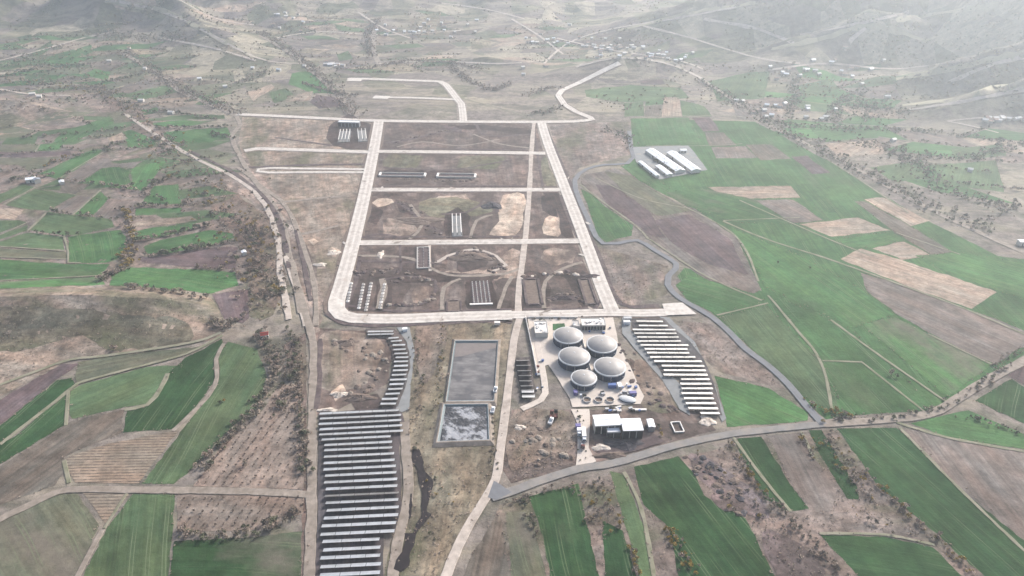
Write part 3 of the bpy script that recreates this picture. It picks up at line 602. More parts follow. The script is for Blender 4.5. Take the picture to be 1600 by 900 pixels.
auto_fields(5, [(130, 0), (420, 0), (420, 60), (300, 50), (200, 40)], 90, 40, 0.2, ['d1', 'd3', 's3', 's4', 'g4'], 0.55)
auto_fields(6, [(-20, 160), (130, 180), (330, 215), (370, 330), (300, 340), (120, 300), (-20, 290)], 60, 32, 0.35, ['g3', 's2', 'g4', 'g3', 'd2'], 0.85)

# ---- patches and earthworks on the estate plots
def patch(col, pts, mat='works', layer=3, name='graded_ground', jit=2.5):
    return field(col, pts, mat, layer, jit, name=name, smooth=True)
SAND = (0.40, 0.335, 0.27); DK = (0.050, 0.039, 0.037)
for pts in ([(545, 440), (600, 432), (640, 440), (615, 482), (540, 484)], [(565, 384), (622, 384), (620, 420), (560, 422)], [(628, 384), (690, 384), (690, 424), (628, 424)], [(700, 430), (735, 430), (735, 482), (690, 480)], [(775, 440), (812, 430), (808, 484), (778, 484)], [(848, 432), (900, 445), (912, 484), (852, 484)], [(570, 306), (640, 304), (690, 372), (565, 374)], [(735, 340), (765, 338), (760, 370), (735, 372)], [(600, 196), (690, 196), (700, 232), (596, 232)], [(750, 198), (828, 200), (826, 234), (745, 232)], [(600, 278), (740, 281), (738, 293), (598, 293)], [(830, 385), (905, 385), (925, 425), (828, 428)]):
    patch(tuple(v * kk for kk in [rnd.uniform(.85, 1.15)] for v in (.098, .080, .072)), pts, 'works', 3.0, jit=5)
for pts in ([(690, 428), (740, 420), (790, 432), (740, 440)], [(640, 455), (668, 450), (672, 470), (645, 475)], [(680, 310), (730, 306), (740, 325), (690, 330)], [(790, 395), (815, 392), (815, 430), (775, 428)], [(610, 340), (650, 350), (640, 368), (600, 366)], [(850, 392), (890, 390), (895, 410), (855, 412)]):
    patch((0.225, 0.188, 0.158), pts, 'works', 3.2, jit=5)
for pts in ([(583, 318), (592, 311), (612, 311), (618, 315), (605, 321), (588, 322)], [(785, 306), (818, 305), (818, 335), (805, 368), (768, 368), (778, 345)], [(848, 343), (870, 341), (878, 366), (846, 367)],
            [(512, 390), (520, 386), (528, 392), (527, 402), (516, 404)], [(480, 376), (492, 371), (500, 377), (490, 383)], [(492, 412), (506, 408), (508, 418), (494, 420)], [(520, 612), (536, 600), (540, 612), (524, 628)]):
    patch(SAND, pts, 'sand', name='sand_patch', jit=4)
for pts in ([(560, 425), (610, 418), (690, 426), (690, 436), (640, 440), (560, 440), (555, 432)], [(700, 395), (735, 392), (760, 398), (765, 412), (735, 425), (715, 422), (718, 408)], [(655, 268), (742, 270), (748, 278), (660, 280)],
            [(590, 266), (665, 268), (665, 277), (592, 276)], [(860, 428), (900, 424), (935, 432), (925, 440), (900, 460), (888, 440)], [(620, 313), (640, 320), (662, 345), (645, 335), (625, 330)], [(848, 306), (862, 305), (870, 338), (850, 330)],
            [(850, 470), (870, 460), (890, 462), (900, 472), (870, 476)], [(545, 180), (565, 190), (590, 205), (580, 232), (520, 228), (512, 200)], [(700, 196), (760, 196), (830, 204), (835, 212), (770, 206)], [(548, 630), (590, 615), (600, 640), (560, 645)],
            [(575, 325), (600, 330), (590, 350), (572, 345)], [(548, 440), (575, 438), (572, 482), (542, 484)], [(590, 436), (612, 434), (610, 482), (588, 482)], [(730, 436), (768, 435), (776, 480), (732, 482)], [(812, 430), (850, 430), (856, 480), (816, 482)], [(898, 432), (926, 430), (942, 480), (912, 482)], [(700, 332), (728, 330), (732, 374), (698, 374)], [(630, 384), (676, 384), (676, 426), (632, 426)], [(845, 300), (872, 300), (900, 370), (884, 374), (866, 320)], [(560, 436), (690, 428), (780, 430), (780, 438), (690, 440), (560, 446)]):
    patch(DK, pts, 'works', 3.4, 'dark_earth_patch', jit=4)
for pts in ([(655, 316), (700, 308), (745, 315), (770, 330), (720, 340), (665, 336)], [(610, 242), (660, 245), (650, 262), (600, 260)], [(720, 246), (790, 246), (780, 262), (715, 262)], [(850, 245), (862, 250), (868, 290), (845, 280)]):
    patch((0.12, 0.118, 0.085), pts, 'rough', 3.2, 'rough_ground')
for pts, w, mt in (([(600, 224), (650, 216), (680, 208), (700, 202), (720, 206)], 5, 'dark_earth'), ([(745, 196), (750, 208), (775, 213), (830, 210)], 4, 'dark_earth'), ([(563, 372), (590, 366), (620, 370)], 3, 'dark_earth'),
                   ([(618, 316), (640, 328), (655, 344), (680, 358), (692, 365)], 3.5, 'dark_earth'), ([(690, 335), (730, 332), (748, 322), (760, 312), (776, 318), (778, 332)], 3, 'dark_earth'), ([(835, 200), (840, 240), (848, 292)], 2.5, 'dark_earth'),
                   ([(876, 305), (890, 345), (903, 372)], 4, 'dark_earth'), ([(852, 195), (870, 240), (893, 290), (918, 360), (940, 410), (958, 460), (968, 474), (985, 480), (1030, 478)], 4, 'dark_earth'), ([(680, 412), (700, 400), (740, 390), (775, 400), (790, 415), (770, 425)], 3, 'gravel_road'),
                   ([(560, 408), (620, 410), (690, 412)], 3, 'dark_earth'), ([(510, 490), (530, 502), (570, 508), (640, 507), (700, 503), (800, 500)], 5, 'dark_earth'), ([(555, 370), (545, 420), (538, 470)], 3, 'dark_earth'), ([(625, 382), (626, 425)], 2, 'dark_earth'), ([(671, 384), (672, 424)], 2, 'gravel_road'),
                   ([(385, 262), (480, 258), (570, 257)], 4, 'dark_earth'), ([(430, 215), (480, 222), (520, 228)], 3, 'dark_earth'), ([(600, 262), (700, 266), (760, 257), (800, 250)], 3, 'dark_earth'), ([(410, 320), (470, 313), (540, 306)], 4, 'dirt_track'), ([(440, 372), (500, 360), (530, 352)], 4, 'dirt_track'),
                   ([(600, 437), (640, 432), (680, 440), (672, 470), (640, 478), (605, 476)], 2.2, 'dark_earth'), ([(720, 500), (770, 498), (800, 505)], 4, 'dark_earth'), ([(560, 400), (640, 404), (700, 430), (790, 428), (812, 420)], 3, 'dirt_track'), ([(590, 486), (600, 450), (596, 436)], 6, 'dirt_track'), ([(690, 486), (694, 450), (720, 436)], 3, 'dirt_track'), ([(778, 486), (790, 450), (800, 432)], 3, 'dirt_track'), ([(850, 484), (852, 440), (880, 420), (910, 410)], 3, 'dirt_track'), ([(640, 374), (660, 350), (640, 320)], 3, 'dirt_track'), ([(735, 372), (745, 345), (770, 336)], 3, 'dirt_track'), ([(620, 230), (660, 222), (720, 228), (780, 218)], 2.5, 'dirt_track'), ([(830, 232), (780, 225), (740, 210)], 2.5, 'dirt_track'), ([(540, 482), (556, 440), (562, 400)], 3, 'dark_earth'), ([(545, 478), (620, 486), (800, 484)], 2.5, 'dark_earth'), ([(818, 484), (930, 482), (938, 470)], 3, 'dark_earth'), ([(566, 372), (690, 370), (812, 370)], 2.5, 'dark_earth'), ([(600, 232), (700, 233), (825, 235)], 3, 'dark_earth'), ([(590, 291), (700, 291), (822, 291)], 3, 'dark_earth')):
    strip('ditch' if mt == 'dark_earth' else 'track', pts, w, mt, 0.42, thick=0.05, wjit=0.35)

for pts in ([(1075, 715), (1100, 712), (1150, 745), (1185, 775), (1200, 810), (1150, 795), (1110, 765)], [(1110, 775), (1150, 765), (1165, 790), (1130, 800)], [(1190, 830), (1250, 850), (1290, 900), (1220, 905)]):
    patch((0.13, 0.108, 0.108), pts, 'works', 3.1)
for pts in ([(800, 645), (850, 640), (895, 650), (895, 700), (840, 720), (800, 735), (792, 700)], [(1000, 560), (1050, 600), (1060, 640), (1010, 640), (990, 600)], [(500, 525), (560, 520), (600, 540), (570, 600), (500, 605)], [(655, 505), (700, 505), (690, 560), (665, 600), (650, 560)]):
    patch((0.165, 0.14, 0.118), pts, 'rough', 2.6)
# ---- roads
CR = 'concrete_road'
_strip = strip
def strip(name, pts, width, mat, off=0.55, **kw):
    o = _strip(name, pts, width, mat, off, **kw)
    if mat == CR:
        w = width if not isinstance(width, (tuple, list)) else width[0]
        _strip('road_shoulder', pts, w + 4.5, 'heap_brown' if len(pts) % 2 else 'dirt_track', 0.33, thick=0.05, wjit=0.22)
        if len(pts) > 2 and w > 6:
            for s in (-1, 1): _strip('wheel_track', pts, w * 0.17, 'worn_concrete', off + 0.012, thick=0.008, wjit=0.5, lat=s * w * 0.2)
    return o
strip('concrete_road', [(592, 190), (586, 225), (577, 270), (565, 325), (549, 390), (534, 445), (526, 472), (526, 484), (534, 493), (552, 498), (625, 499), (700, 496), (800, 493)], 13, CR, 0.75)
strip('concrete_road', [(795, 493), (880, 491), (950, 489), (1000, 490), (1040, 489)], 10, CR, 0.71)
strip('concrete_road', [(846, 192), (856, 225), (881, 290), (908, 360), (941, 450), (957, 488)], 11.5, CR, 0.78)
strip('concrete_road', [(370, 179), (440, 182), (500, 185), (590, 189), (720, 190.5), (835, 191), (905, 190)], 10, CR, 0.66)
strip('concrete_road', [(898, 190), (915, 189), (925, 187), (922, 184), (900, 175), (882, 164), (872, 150), (878, 142), (905, 130), (935, 115), (968, 99)], 9, CR, 0.80)
strip('concrete_road', [(543, 124), (570, 123.5), (640, 126), (688, 128), (697, 133), (712, 152), (721, 163), (724, 190)], 10, CR, 0.69)
strip('concrete_road', [(583, 152.5), (640, 153), (714, 156)], 8, CR, 0.63)
strip('concrete_road', [(544, 124.5), (566, 125)], 20, CR, 0.72); strip('concrete_road', [(584, 152), (608, 153)], 15, CR, 0.74)
strip('concrete_road', [(382, 236), (400, 233), (450, 234), (578, 238)], 9, CR, 0.64)
strip('concrete_road', [(570, 265), (480, 264), (420, 263), (404, 265), (403, 268), (420, 270), (480, 269.5), (570, 269.5)], 4.5, CR, 0.61)
strip('concrete_road', [(590, 237), (700, 238), (852, 240)], 9.5, CR, 0.62); strip('concrete_road', [(577, 297), (700, 297), (880, 297)], 9, CR, 0.60); strip('concrete_road', [(556, 380), (700, 379), (909, 377)], 9, CR, 0.59)
strip('gravel_road', [(834, 192), (830, 240), (827, 297), (820, 378), (812, 440), (809, 492)], 4.6, 'gravel_road', 0.52, wjit=0.22)
strip('gravel_road', [(812, 497), (803, 530), (797, 580), (790, 640), (782, 700), (774, 750), (752, 790), (728, 830), (705, 880), (690, 920)], 5, 'gravel_road', 0.60, wjit=0.08)
strip('asphalt_road', [(983, 205), (986, 232), (990, 246), (980, 256), (945, 258), (916, 265), (898, 282), (904, 310), (920, 345), (931, 370), (942, 381), (965, 381), (996, 376), (1022, 391), (1056, 412), (1056, 420), (1044, 432), (1043, 446), (1060, 465), (1085, 480), (1112, 496), (1140, 520), (1165, 546), (1200, 572), (1232, 602), (1262, 638), (1286, 664)], 4.9, 'asphalt', 0.70)
strip('asphalt_road', [(768, 778), (800, 768), (850, 750), (905, 733), (960, 724), (1050, 698), (1130, 681), (1200, 672), (1290, 663)], (5.4, 4.8), 'old_asphalt', 0.64, wjit=0.06)
strip('dirt_road', [(1285, 663), (1380, 657), (1450, 648), (1480, 634), (1520, 608), (1570, 580), (1660, 535)], 6, 'dirt_track', 0.66, wjit=0.1)
DT = 'dirt_track'
strip('dirt_road', [(366, 175), (375, 195), (362, 212), (375, 245), (400, 285), (425, 320), (440, 360), (458, 420), (474, 480), (486, 520), (490, 560), (488, 640), (487, 760), (484, 920)], 5.2, DT, 0.50, wjit=0.2)
strip('dirt_road', [(195, 178), (240, 208), (300, 245), (370, 280), (414, 320), (434, 378), (440, 440), (452, 500)], 5, 'gravel_road', 0.46, wjit=0.3)
strip('dirt_road', [(372, 262), (415, 296), (450, 328), (478, 398), (492, 450), (494, 510)], 4.0, 'dirt_track', 0.48, wjit=0.3)
strip('embankment', [(300, 238), (350, 262), (395, 292), (424, 322), (444, 372), (452, 420)], 4.5, 'dark_earth', 0.52, wjit=0.4); strip('embankment', [(462, 360), (474, 410), (486, 470)], 3, 'dark_earth', 0.5, wjit=0.5); strip('embankment', [(500, 530), (499, 600), (494, 640)], 3, 'dark_earth', 0.53, wjit=0.5)
strip('dirt_road', [(470, 490), (462, 440), (452, 400), (440, 345), (415, 300)], 5, DT, 0.47, wjit=0.12)
strip('dirt_road', [(448, 400), (470, 470), (480, 510)], 6, 'gravel_road', 0.44, wjit=0.12)
strip('farm_track', [(-40, 835), (0, 812), (50, 788), (92, 769), (125, 765), (200, 766), (300, 767), (400, 769), (485, 774)], 4.5, DT, 0.54, wjit=0.12)
strip('farm_track', [(112, 920), (135, 875), (160, 828)], 2.6, DT, 0.48); strip('farm_track', [(200, 768), (163, 826)], 1.2, 'field_path', 0.45)
strip('farm_track', [(270, 674), (325, 620), (339, 590), (338, 562), (350, 538)], 2.4, DT, 0.46, wjit=0.15)
strip('farm_track', [(0, 695), (105, 613), (122, 600), (200, 578), (290, 554), (348, 525)], 2.2, 'field_path', 0.45, wjit=0.15); strip('farm_track', [(107, 612), (103, 665)], 1.8, 'field_path', 0.46)
strip('farm_track', [(100, 720), (108, 755)], 2, 'field_path', 0.43); strip('farm_track', [(196, 640), (230, 633), (252, 606), (262, 584)], 3.0, 'field_path', 0.44, wjit=0.2)
strip('farm_track', [(-20, 610), (60, 580), (110, 563), (170, 556), (300, 536), (345, 520)], 2.5, 'field_path', 0.43, wjit=0.2)
for pts, w in (([(5, 320), (55, 293)], 2.5), ([(44, 361), (74, 331)], 3), ([(114, 336), (158, 297)], 3), ([(-20, 384), (102, 393)], 1.8), ([(-20, 402), (106, 405)], 2), ([(100, 369), (107, 395), (107, 411), (127, 412)], 2.2), ([(-20, 440), (165, 431)], 1.6), ([(55, 238), (62, 226)], 3), ([(90, 281), (130, 256), (165, 236)], 2.5),
               ([(0, 368), (42, 348)], 1.6), ([(1130, 346), (1200, 375), (1300, 407), (1425, 452), (1520, 488), (1640, 540)], 3), ([(1200, 462), (1240, 510), (1282, 565), (1300, 640)], 2.4), ([(1298, 500), (1380, 560), (1478, 628)], 2.2), ([(1345, 565), (1450, 648)], 1.8), ([(1450, 522), (1520, 556), (1550, 570)], 2.2), ([(1285, 564), (1345, 566)], 1.6),
               ([(1060, 318), (1150, 370), (1185, 440)], 2.5), ([(905, 288), (945, 318), (992, 352), (1013, 374)], 2.5), ([(930, 278), (1000, 310), (1070, 325)], 2), ([(1015, 374), (1100, 430), (1190, 470)], 2.4), ([(1120, 493), (1200, 474)], 1.6), ([(1155, 313), (1290, 372), (1360, 400)], 2), ([(1010, 228), (1100, 228), (1160, 225)], 2),
               ([(985, 185), (1180, 186), (1300, 254), (1420, 333)], 2.5), ([(1400, 364), (1500, 398)], 2), ([(1130, 345), (1250, 340)], 1.6), ([(975, 738), (1000, 790), (1014, 850), (1022, 910)], 3.0), ([(1146, 684), (1190, 745), (1235, 800)], 2.2), ([(1405, 668), (1500, 765), (1620, 880)], 2.4), ([(1400, 660), (1480, 684), (1600, 706)], 2.6), ([(1280, 834), (1380, 836), (1460, 852)], 2),
               ([(715, 152), (800, 175), (840, 190)], 3), ([(1252, 675), (1272, 718)], 2), ([(920, 131), (985, 132), (1064, 137)], 2), ([(1105, 120), (1160, 113), (1210, 105)], 3), ([(1480, 190), (1520, 198), (1560, 208)], 4), ([(1480, 190), (1530, 185), (1600, 185)], 4), ([(1200, 192), (1300, 196), (1420, 199)], 3)):
    strip('field_path', pts, w * 0.62, 'field_path' if w < 3.1 else 'gravel_road', 0.43, thick=0.05, wjit=0.35)
strip('road', [(405, 55), (440, 75), (470, 96), (500, 122), (525, 145), (545, 165), (560, 182)], 9, DT, 0.45); strip('road', [(195, 85), (240, 112), (280, 142), (320, 160), (372, 182)], 8, DT, 0.45)
strip('road', [(1090, 120), (1150, 160), (1200, 195), (1260, 225), (1330, 260), (1420, 310), (1500, 350), (1600, 395)], 7, DT, 0.45); strip('road', [(587, 40), (583, 60), (585, 85), (592, 100)], 9, DT, 0.45)
for pts in ([(0, 95), (60, 80), (130, 60), (180, 50)], [(430, 60), (500, 50), (600, 55), (720, 48)], [(590, 100), (680, 96), (780, 100), (850, 95)], [(850, 100), (870, 80), (900, 62), (960, 45), (1050, 30), (1150, 12)], [(800, 30), (840, 55), (880, 85)], [(690, 5), (760, 15), (820, 30)], [(250, 60), (330, 75), (400, 95)], [(560, 20), (600, 45), (640, 60)], [(1200, 110), (1290, 100), (1400, 108), (1500, 95)], [(1000, 40), (1080, 60), (1180, 90), (1250, 100)],
            [(870, 60), (950, 78), (1060, 95), (1100, 110)], [(170, 0), (270, 25), (400, 90), (470, 100)], [(280, 0), (340, 30), (400, 40)], [(1420, 172), (1500, 160), (1600, 140)], [(1250, 55), (1330, 40), (1420, 20)], [(1480, 130), (1540, 105), (1600, 90)], [(0, 140), (50, 148), (110, 150)]):
    strip('field_path', pts, 4.5, 'gravel_road', 0.5, thick=0.05, wjit=0.4)
for pts, w in (([(1205, 78), (1300, 56), (1352, 42), (1398, 48), (1450, 66)], 9), ([(1410, 166), (1480, 156), (1530, 145), (1590, 131), (1640, 122)], 11), ([(1400, 124), (1440, 116), (1490, 107), (1560, 91), (1620, 80)], 8), ([(965, 48), (1020, 35), (1090, 19), (1180, 5)], 10), ([(1400, 33), (1480, 19), (1560, 8)], 9), ([(165, 0), (225, 11), (270, 23), (330, 55), (398, 90)], 9), ([(900, 105), (935, 96), (968, 91), (1010, 93), (1060, 106), (1100, 125)], 5), ([(1100, 30), (1180, 45), (1240, 68)], 6), ([(1352, 44), (1330, 62), (1320, 80)], 5)):
    strip('ridge_path', pts, w, 'gravel_road' if w < 7 else 'pale_grass', 0.5, thick=0.05, wjit=0.5)
# yards
drape('gravel_yard', wpoly([(620, 512), (640, 512), (648, 550), (642, 600), (640, 640), (628, 645), (618, 640), (632, 600), (640, 565), (636, 535)], 0.5), 'grey_gravel', None, 0.5)
drape('gravel_yard', wpoly([(972, 497), (988, 497), (985, 515), (1010, 545), (1040, 580), (1072, 610), (1078, 650), (1062, 640), (1035, 595), (1000, 555), (972, 522)], 0.5), 'grey_gravel', None, 0.5)
drape('gravel_yard', wpoly([(1030, 495), (1046, 497), (1085, 535), (1108, 580), (1135, 655), (1128, 660), (1100, 590), (1070, 540)], 0.8), 'grey_gravel', None, 0.5)
drape('gravel_yard', wpoly([(985, 230), (1076, 228), (1106, 266), (1030, 281), (994, 254)], 0.8), 'grey_gravel', None, 0.5)
drape('concrete_apron', wpoly([(1034, 476), (1066, 474), (1088, 492), (1040, 494)], 0.5), CR, None, 0.86)
drape('asphalt_apron', wpoly([(762, 778), (772, 752), (790, 764), (800, 770), (775, 782)], 0.5), 'asphalt', None, 0.68)
drape('plant_yard', wpoly([(824, 498), (958, 497), (966, 535), (1006, 620), (1000, 632), (895, 637), (890, 622), (857, 570), (845, 575), (838, 585), (828, 530)], 0.8), 'pad', None, 0.48)
drape('plant_yard', wpoly([(892, 640), (920, 640), (922, 660), (920, 700), (932, 722), (900, 732), (902, 700), (903, 665)], 0.8), 'pad', None, 0.5)
drape('lawn', wpoly([(864, 507), (882, 506), (884, 516), (864, 517)], 0.3), 'crop', (0.035, 0.09, 0.04), 0.60)
strip('service_road', [(838, 532), (845, 565), (851, 600), (852, 615), (845, 626), (815, 640)], 4, 'pad', 0.66)
drape('soil_yard', wpoly([(925, 676), (1010, 672), (1040, 690), (985, 708), (935, 712)], 1.5), 'dark_earth', None, 0.5)
drape('solar_yard', wpoly([(498, 646), (625, 636), (632, 660), (624, 700), (628, 800), (622, 830), (600, 835), (598, 910), (492, 910), (497, 800)], 0.8), 'soil', (0.075, 0.070, 0.074), 0.46)
drape('solar_yard', wpoly([(803, 560), (828, 558), (838, 618), (815, 622)], 0.5), 'soil', (0.08, 0.077, 0.078), 0.46)
drape('solar_yard', wpoly([(986, 499), (1036, 498), (1058, 518), (1078, 535), (1098, 560), (1112, 590), (1122, 620), (1128, 650), (1096, 648), (1072, 630), (1062, 592), (1036, 588), (1020, 562), (990, 520)], 0.6), 'soil', (0.085, 0.083, 0.086), 0.62)
drape('solar_yard', wpoly([(572, 514), (616, 514), (630, 528), (640, 550), (641, 575), (632, 610), (622, 636), (592, 636), (606, 608), (614, 570), (612, 548), (604, 530), (574, 526)], 0.6), 'soil', (0.095, 0.088, 0.086), 0.62)
strip('service_road', [(632, 660), (634, 700), (638, 760), (634, 800), (625, 830), (612, 910)], 5.5, DT, 0.49, wjit=0.1)
for pts in ([(645, 703), (654, 702), (661, 718), (664, 738), (675, 748), (676, 765), (671, 782), (667, 800), (674, 804), (664, 818), (652, 832), (648, 850), (641, 866), (639, 884), (624, 894), (616, 890), (619, 876), (629, 862), (634, 842), (632, 834), (646, 834), (651, 818), (660, 806), (658, 790), (660, 770), (654, 752), (652, 732), (644, 722)], [(641, 772), (644, 772), (644, 790), (641, 812), (639, 810), (640, 790)]):
    o = drape('sludge_channel', wpoly(pts, 0.9, 5, smooth=True), 'sludge', None, 0.55)

# earth carried onto the concrete roads
r = random.Random(77)
for line, n in (([(590, 195), (577, 270), (549, 390), (530, 460)], 16), ([(552, 498), (700, 496), (940, 489)], 16), ([(850, 205), (881, 290), (941, 450)], 12), ([(575, 297), (870, 297)], 8), ([(556, 380), (905, 377)], 10), ([(600, 238), (850, 240)], 6)):
    L_ = densify(line, 3, False)
    for _ in range(n):
        px, py = r.choice(L_); x, y = Gz(px, py); x += r.gauss(0, 3.5); y += r.gauss(0, 3.0); a0 = r.uniform(0, 6); rx, ry = r.uniform(1.2, 5), r.uniform(.6, 1.8)
        P_ = [(x + rx * math.cos(t) * math.cos(a0) * w - ry * math.sin(t) * math.sin(a0) * w, y + rx * math.cos(t) * math.sin(a0) * w + ry * math.sin(t) * math.cos(a0) * w) for t in [k * .5236 for k in range(12)] for w in [r.uniform(.6, 1.3)]]
        drape('dirt_spill', P_, r.choice(['worn_concrete', 'gravel_road', 'dirt_track']), None, 0.84 + r.uniform(0, .03))
# ================================================================ gas tanks
def tank(px, py, r, label, dome=3.3, wall=5.8, mem='membrane'):
    x, y = Gz(px, py); t = thing('gas_tank', label, 'tank', (x, y, 0.4), 0.3, 'domed gas tanks')
    m = MB().lathe([(r, 0), (r, wall)], 64, cap=False)
    w = m.build('wall', 'tank_wall', t, True)
    rb = MB()
    for i in range(28):
        a = 2 * math.pi * i / 28; rb.box(((r + 0.06) * math.cos(a), (r + 0.06) * math.sin(a), wall / 2), (0.16, 0.2, wall - 0.2), a)
    rb.build('wall_ribs', 'tank_wall', w)['kind'] = 'stuff'
    MB().lathe([(r + 0.02, wall - 0.5), (r + 0.42, wall - 0.45), (r + 0.5, wall + 0.05), (r + 0.1, wall + 0.35), (r - 0.5, wall + 0.3)], 64, cap=False).build('rim', 'tank_rim', t, True)
    rr = r - 0.35; Rs = (rr * rr + dome * dome) / (2 * dome); prof = []
    for k in range(15):
        rad = rr * (1 - k / 14.5); prof.append((rad, wall + 0.15 + dome * (1 - (rad / rr) ** 2.5)))
    MB().lathe(prof, 64, wob=lambda a, k: 1 + (0.004 if k < 13 else 0) * math.cos(16 * a)).build('membrane_dome', mem, t, True)
    MB().lathe([(0.7, wall + dome - 0.05), (0.7, wall + dome + 0.25), (0.5, wall + dome + 0.35)], 20).build('dome_cap', 'tank_rim', t)
    MB().lathe([(r + 1.0, -0.1), (r + 1.0, 0.22), (r, 0.25)], 64, cap=False).build('footing_ring', 'concrete', t)
    a = -1.9
    p = MB().bar(((r + 0.35) * math.cos(a), (r + 0.35) * math.sin(a), 0), ((r + 0.35) * math.cos(a), (r + 0.35) * math.sin(a), wall + 0.6), 0.35)
    a2 = -0.9; p.bar(((r + 0.3) * math.cos(a), (r + 0.3) * math.sin(a), 2.2), ((r + 0.6) * math.cos(a2), (r + 0.6) * math.sin(a2), 2.4), 0.25)
    p.build('pipe', 'steel', t)
    l = MB(); a = -2.4; ca, sa = math.cos(a), math.sin(a)
    for s in (-0.35, 0.35): l.bar(((r + 0.3) * ca - s * sa, (r + 0.3) * sa + s * ca, 0), ((r + 0.3) * ca - s * sa, (r + 0.3) * sa + s * ca, wall + 1.0), 0.08)
    for k in range(12): l.bar(((r + 0.3) * ca + 0.35 * sa, (r + 0.3) * sa - 0.35 * ca, 0.4 * k + 0.3), ((r + 0.3) * ca - 0.35 * sa, (r + 0.3) * sa + 0.35 * ca, 0.4 * k + 0.3), 0.06)
    l.build('ladder', 'steel', t)
tank(887, 534.5, 10.7, 'dark blue gas tank with beige dome beside the small green lawn')
tank(939.5, 548.5, 10.8, 'dark blue gas tank with beige dome, right-hand one in the back')
tank(896.5, 567.5, 11.0, 'dark blue gas tank with beige dome, middle of the left-hand three')
tank(951.7, 584, 10.8, 'dark blue gas tank with beige dome just behind the blue container')
tank(911.5, 600, 8.6, 'smallest dark blue gas tank, nearest to the round open pits', 2.6, 5.0)
def beam(name, label, cat, a, b, w, h, mat, z=0.4):
    x0, y0 = Gz(*a); x1, y1 = Gz(*b); o = MB().bar((x0, y0, z + h / 2), (x1, y1, z + h / 2), w, h).build(name, mat); return tag(o, label, cat)
def panel_wall(label, pts, h=2.0, seg=6.0, mat='white_concrete'):
    P = [Gz(*p) for p in pts]; t = thing('boundary_wall', label, 'wall', (*P[0], 0.4))
    ox, oy = P[0]
    for (x0, y0), (x1, y1) in zip(P[:-1], P[1:]):
        n = max(1, int(math.hypot(x1 - x0, y1 - y0) / seg))
        for k in range(n):
            a = (x0 + (x1 - x0) * (k + 0.02) / n - ox, y0 + (y1 - y0) * (k + 0.02) / n - oy); b = (x0 + (x1 - x0) * (k + 0.96) / n - ox, y0 + (y1 - y0) * (k + 0.96) / n - oy)
            MB().bar((*a, h / 2), (*b, h / 2), 0.35, h).build('wall_panel', mat, t)
            MB().box((a[0], a[1], h / 2 + 0.1), (0.5, 0.5, h + 0.3)).build('wall_post', mat, t)
panel_wall('long pale wall between the dark solar tables and the gas plant', [(821, 497), (829, 535), (839.5, 588)])
panel_wall('pale wall along the back of the gas plant below the concrete road', [(823, 497.5), (903, 498)], 1.6)
panel_wall('thin pale pipe wall running between the gas tanks', [(905, 512), (917, 560), (924, 583)], 1.4, 8)
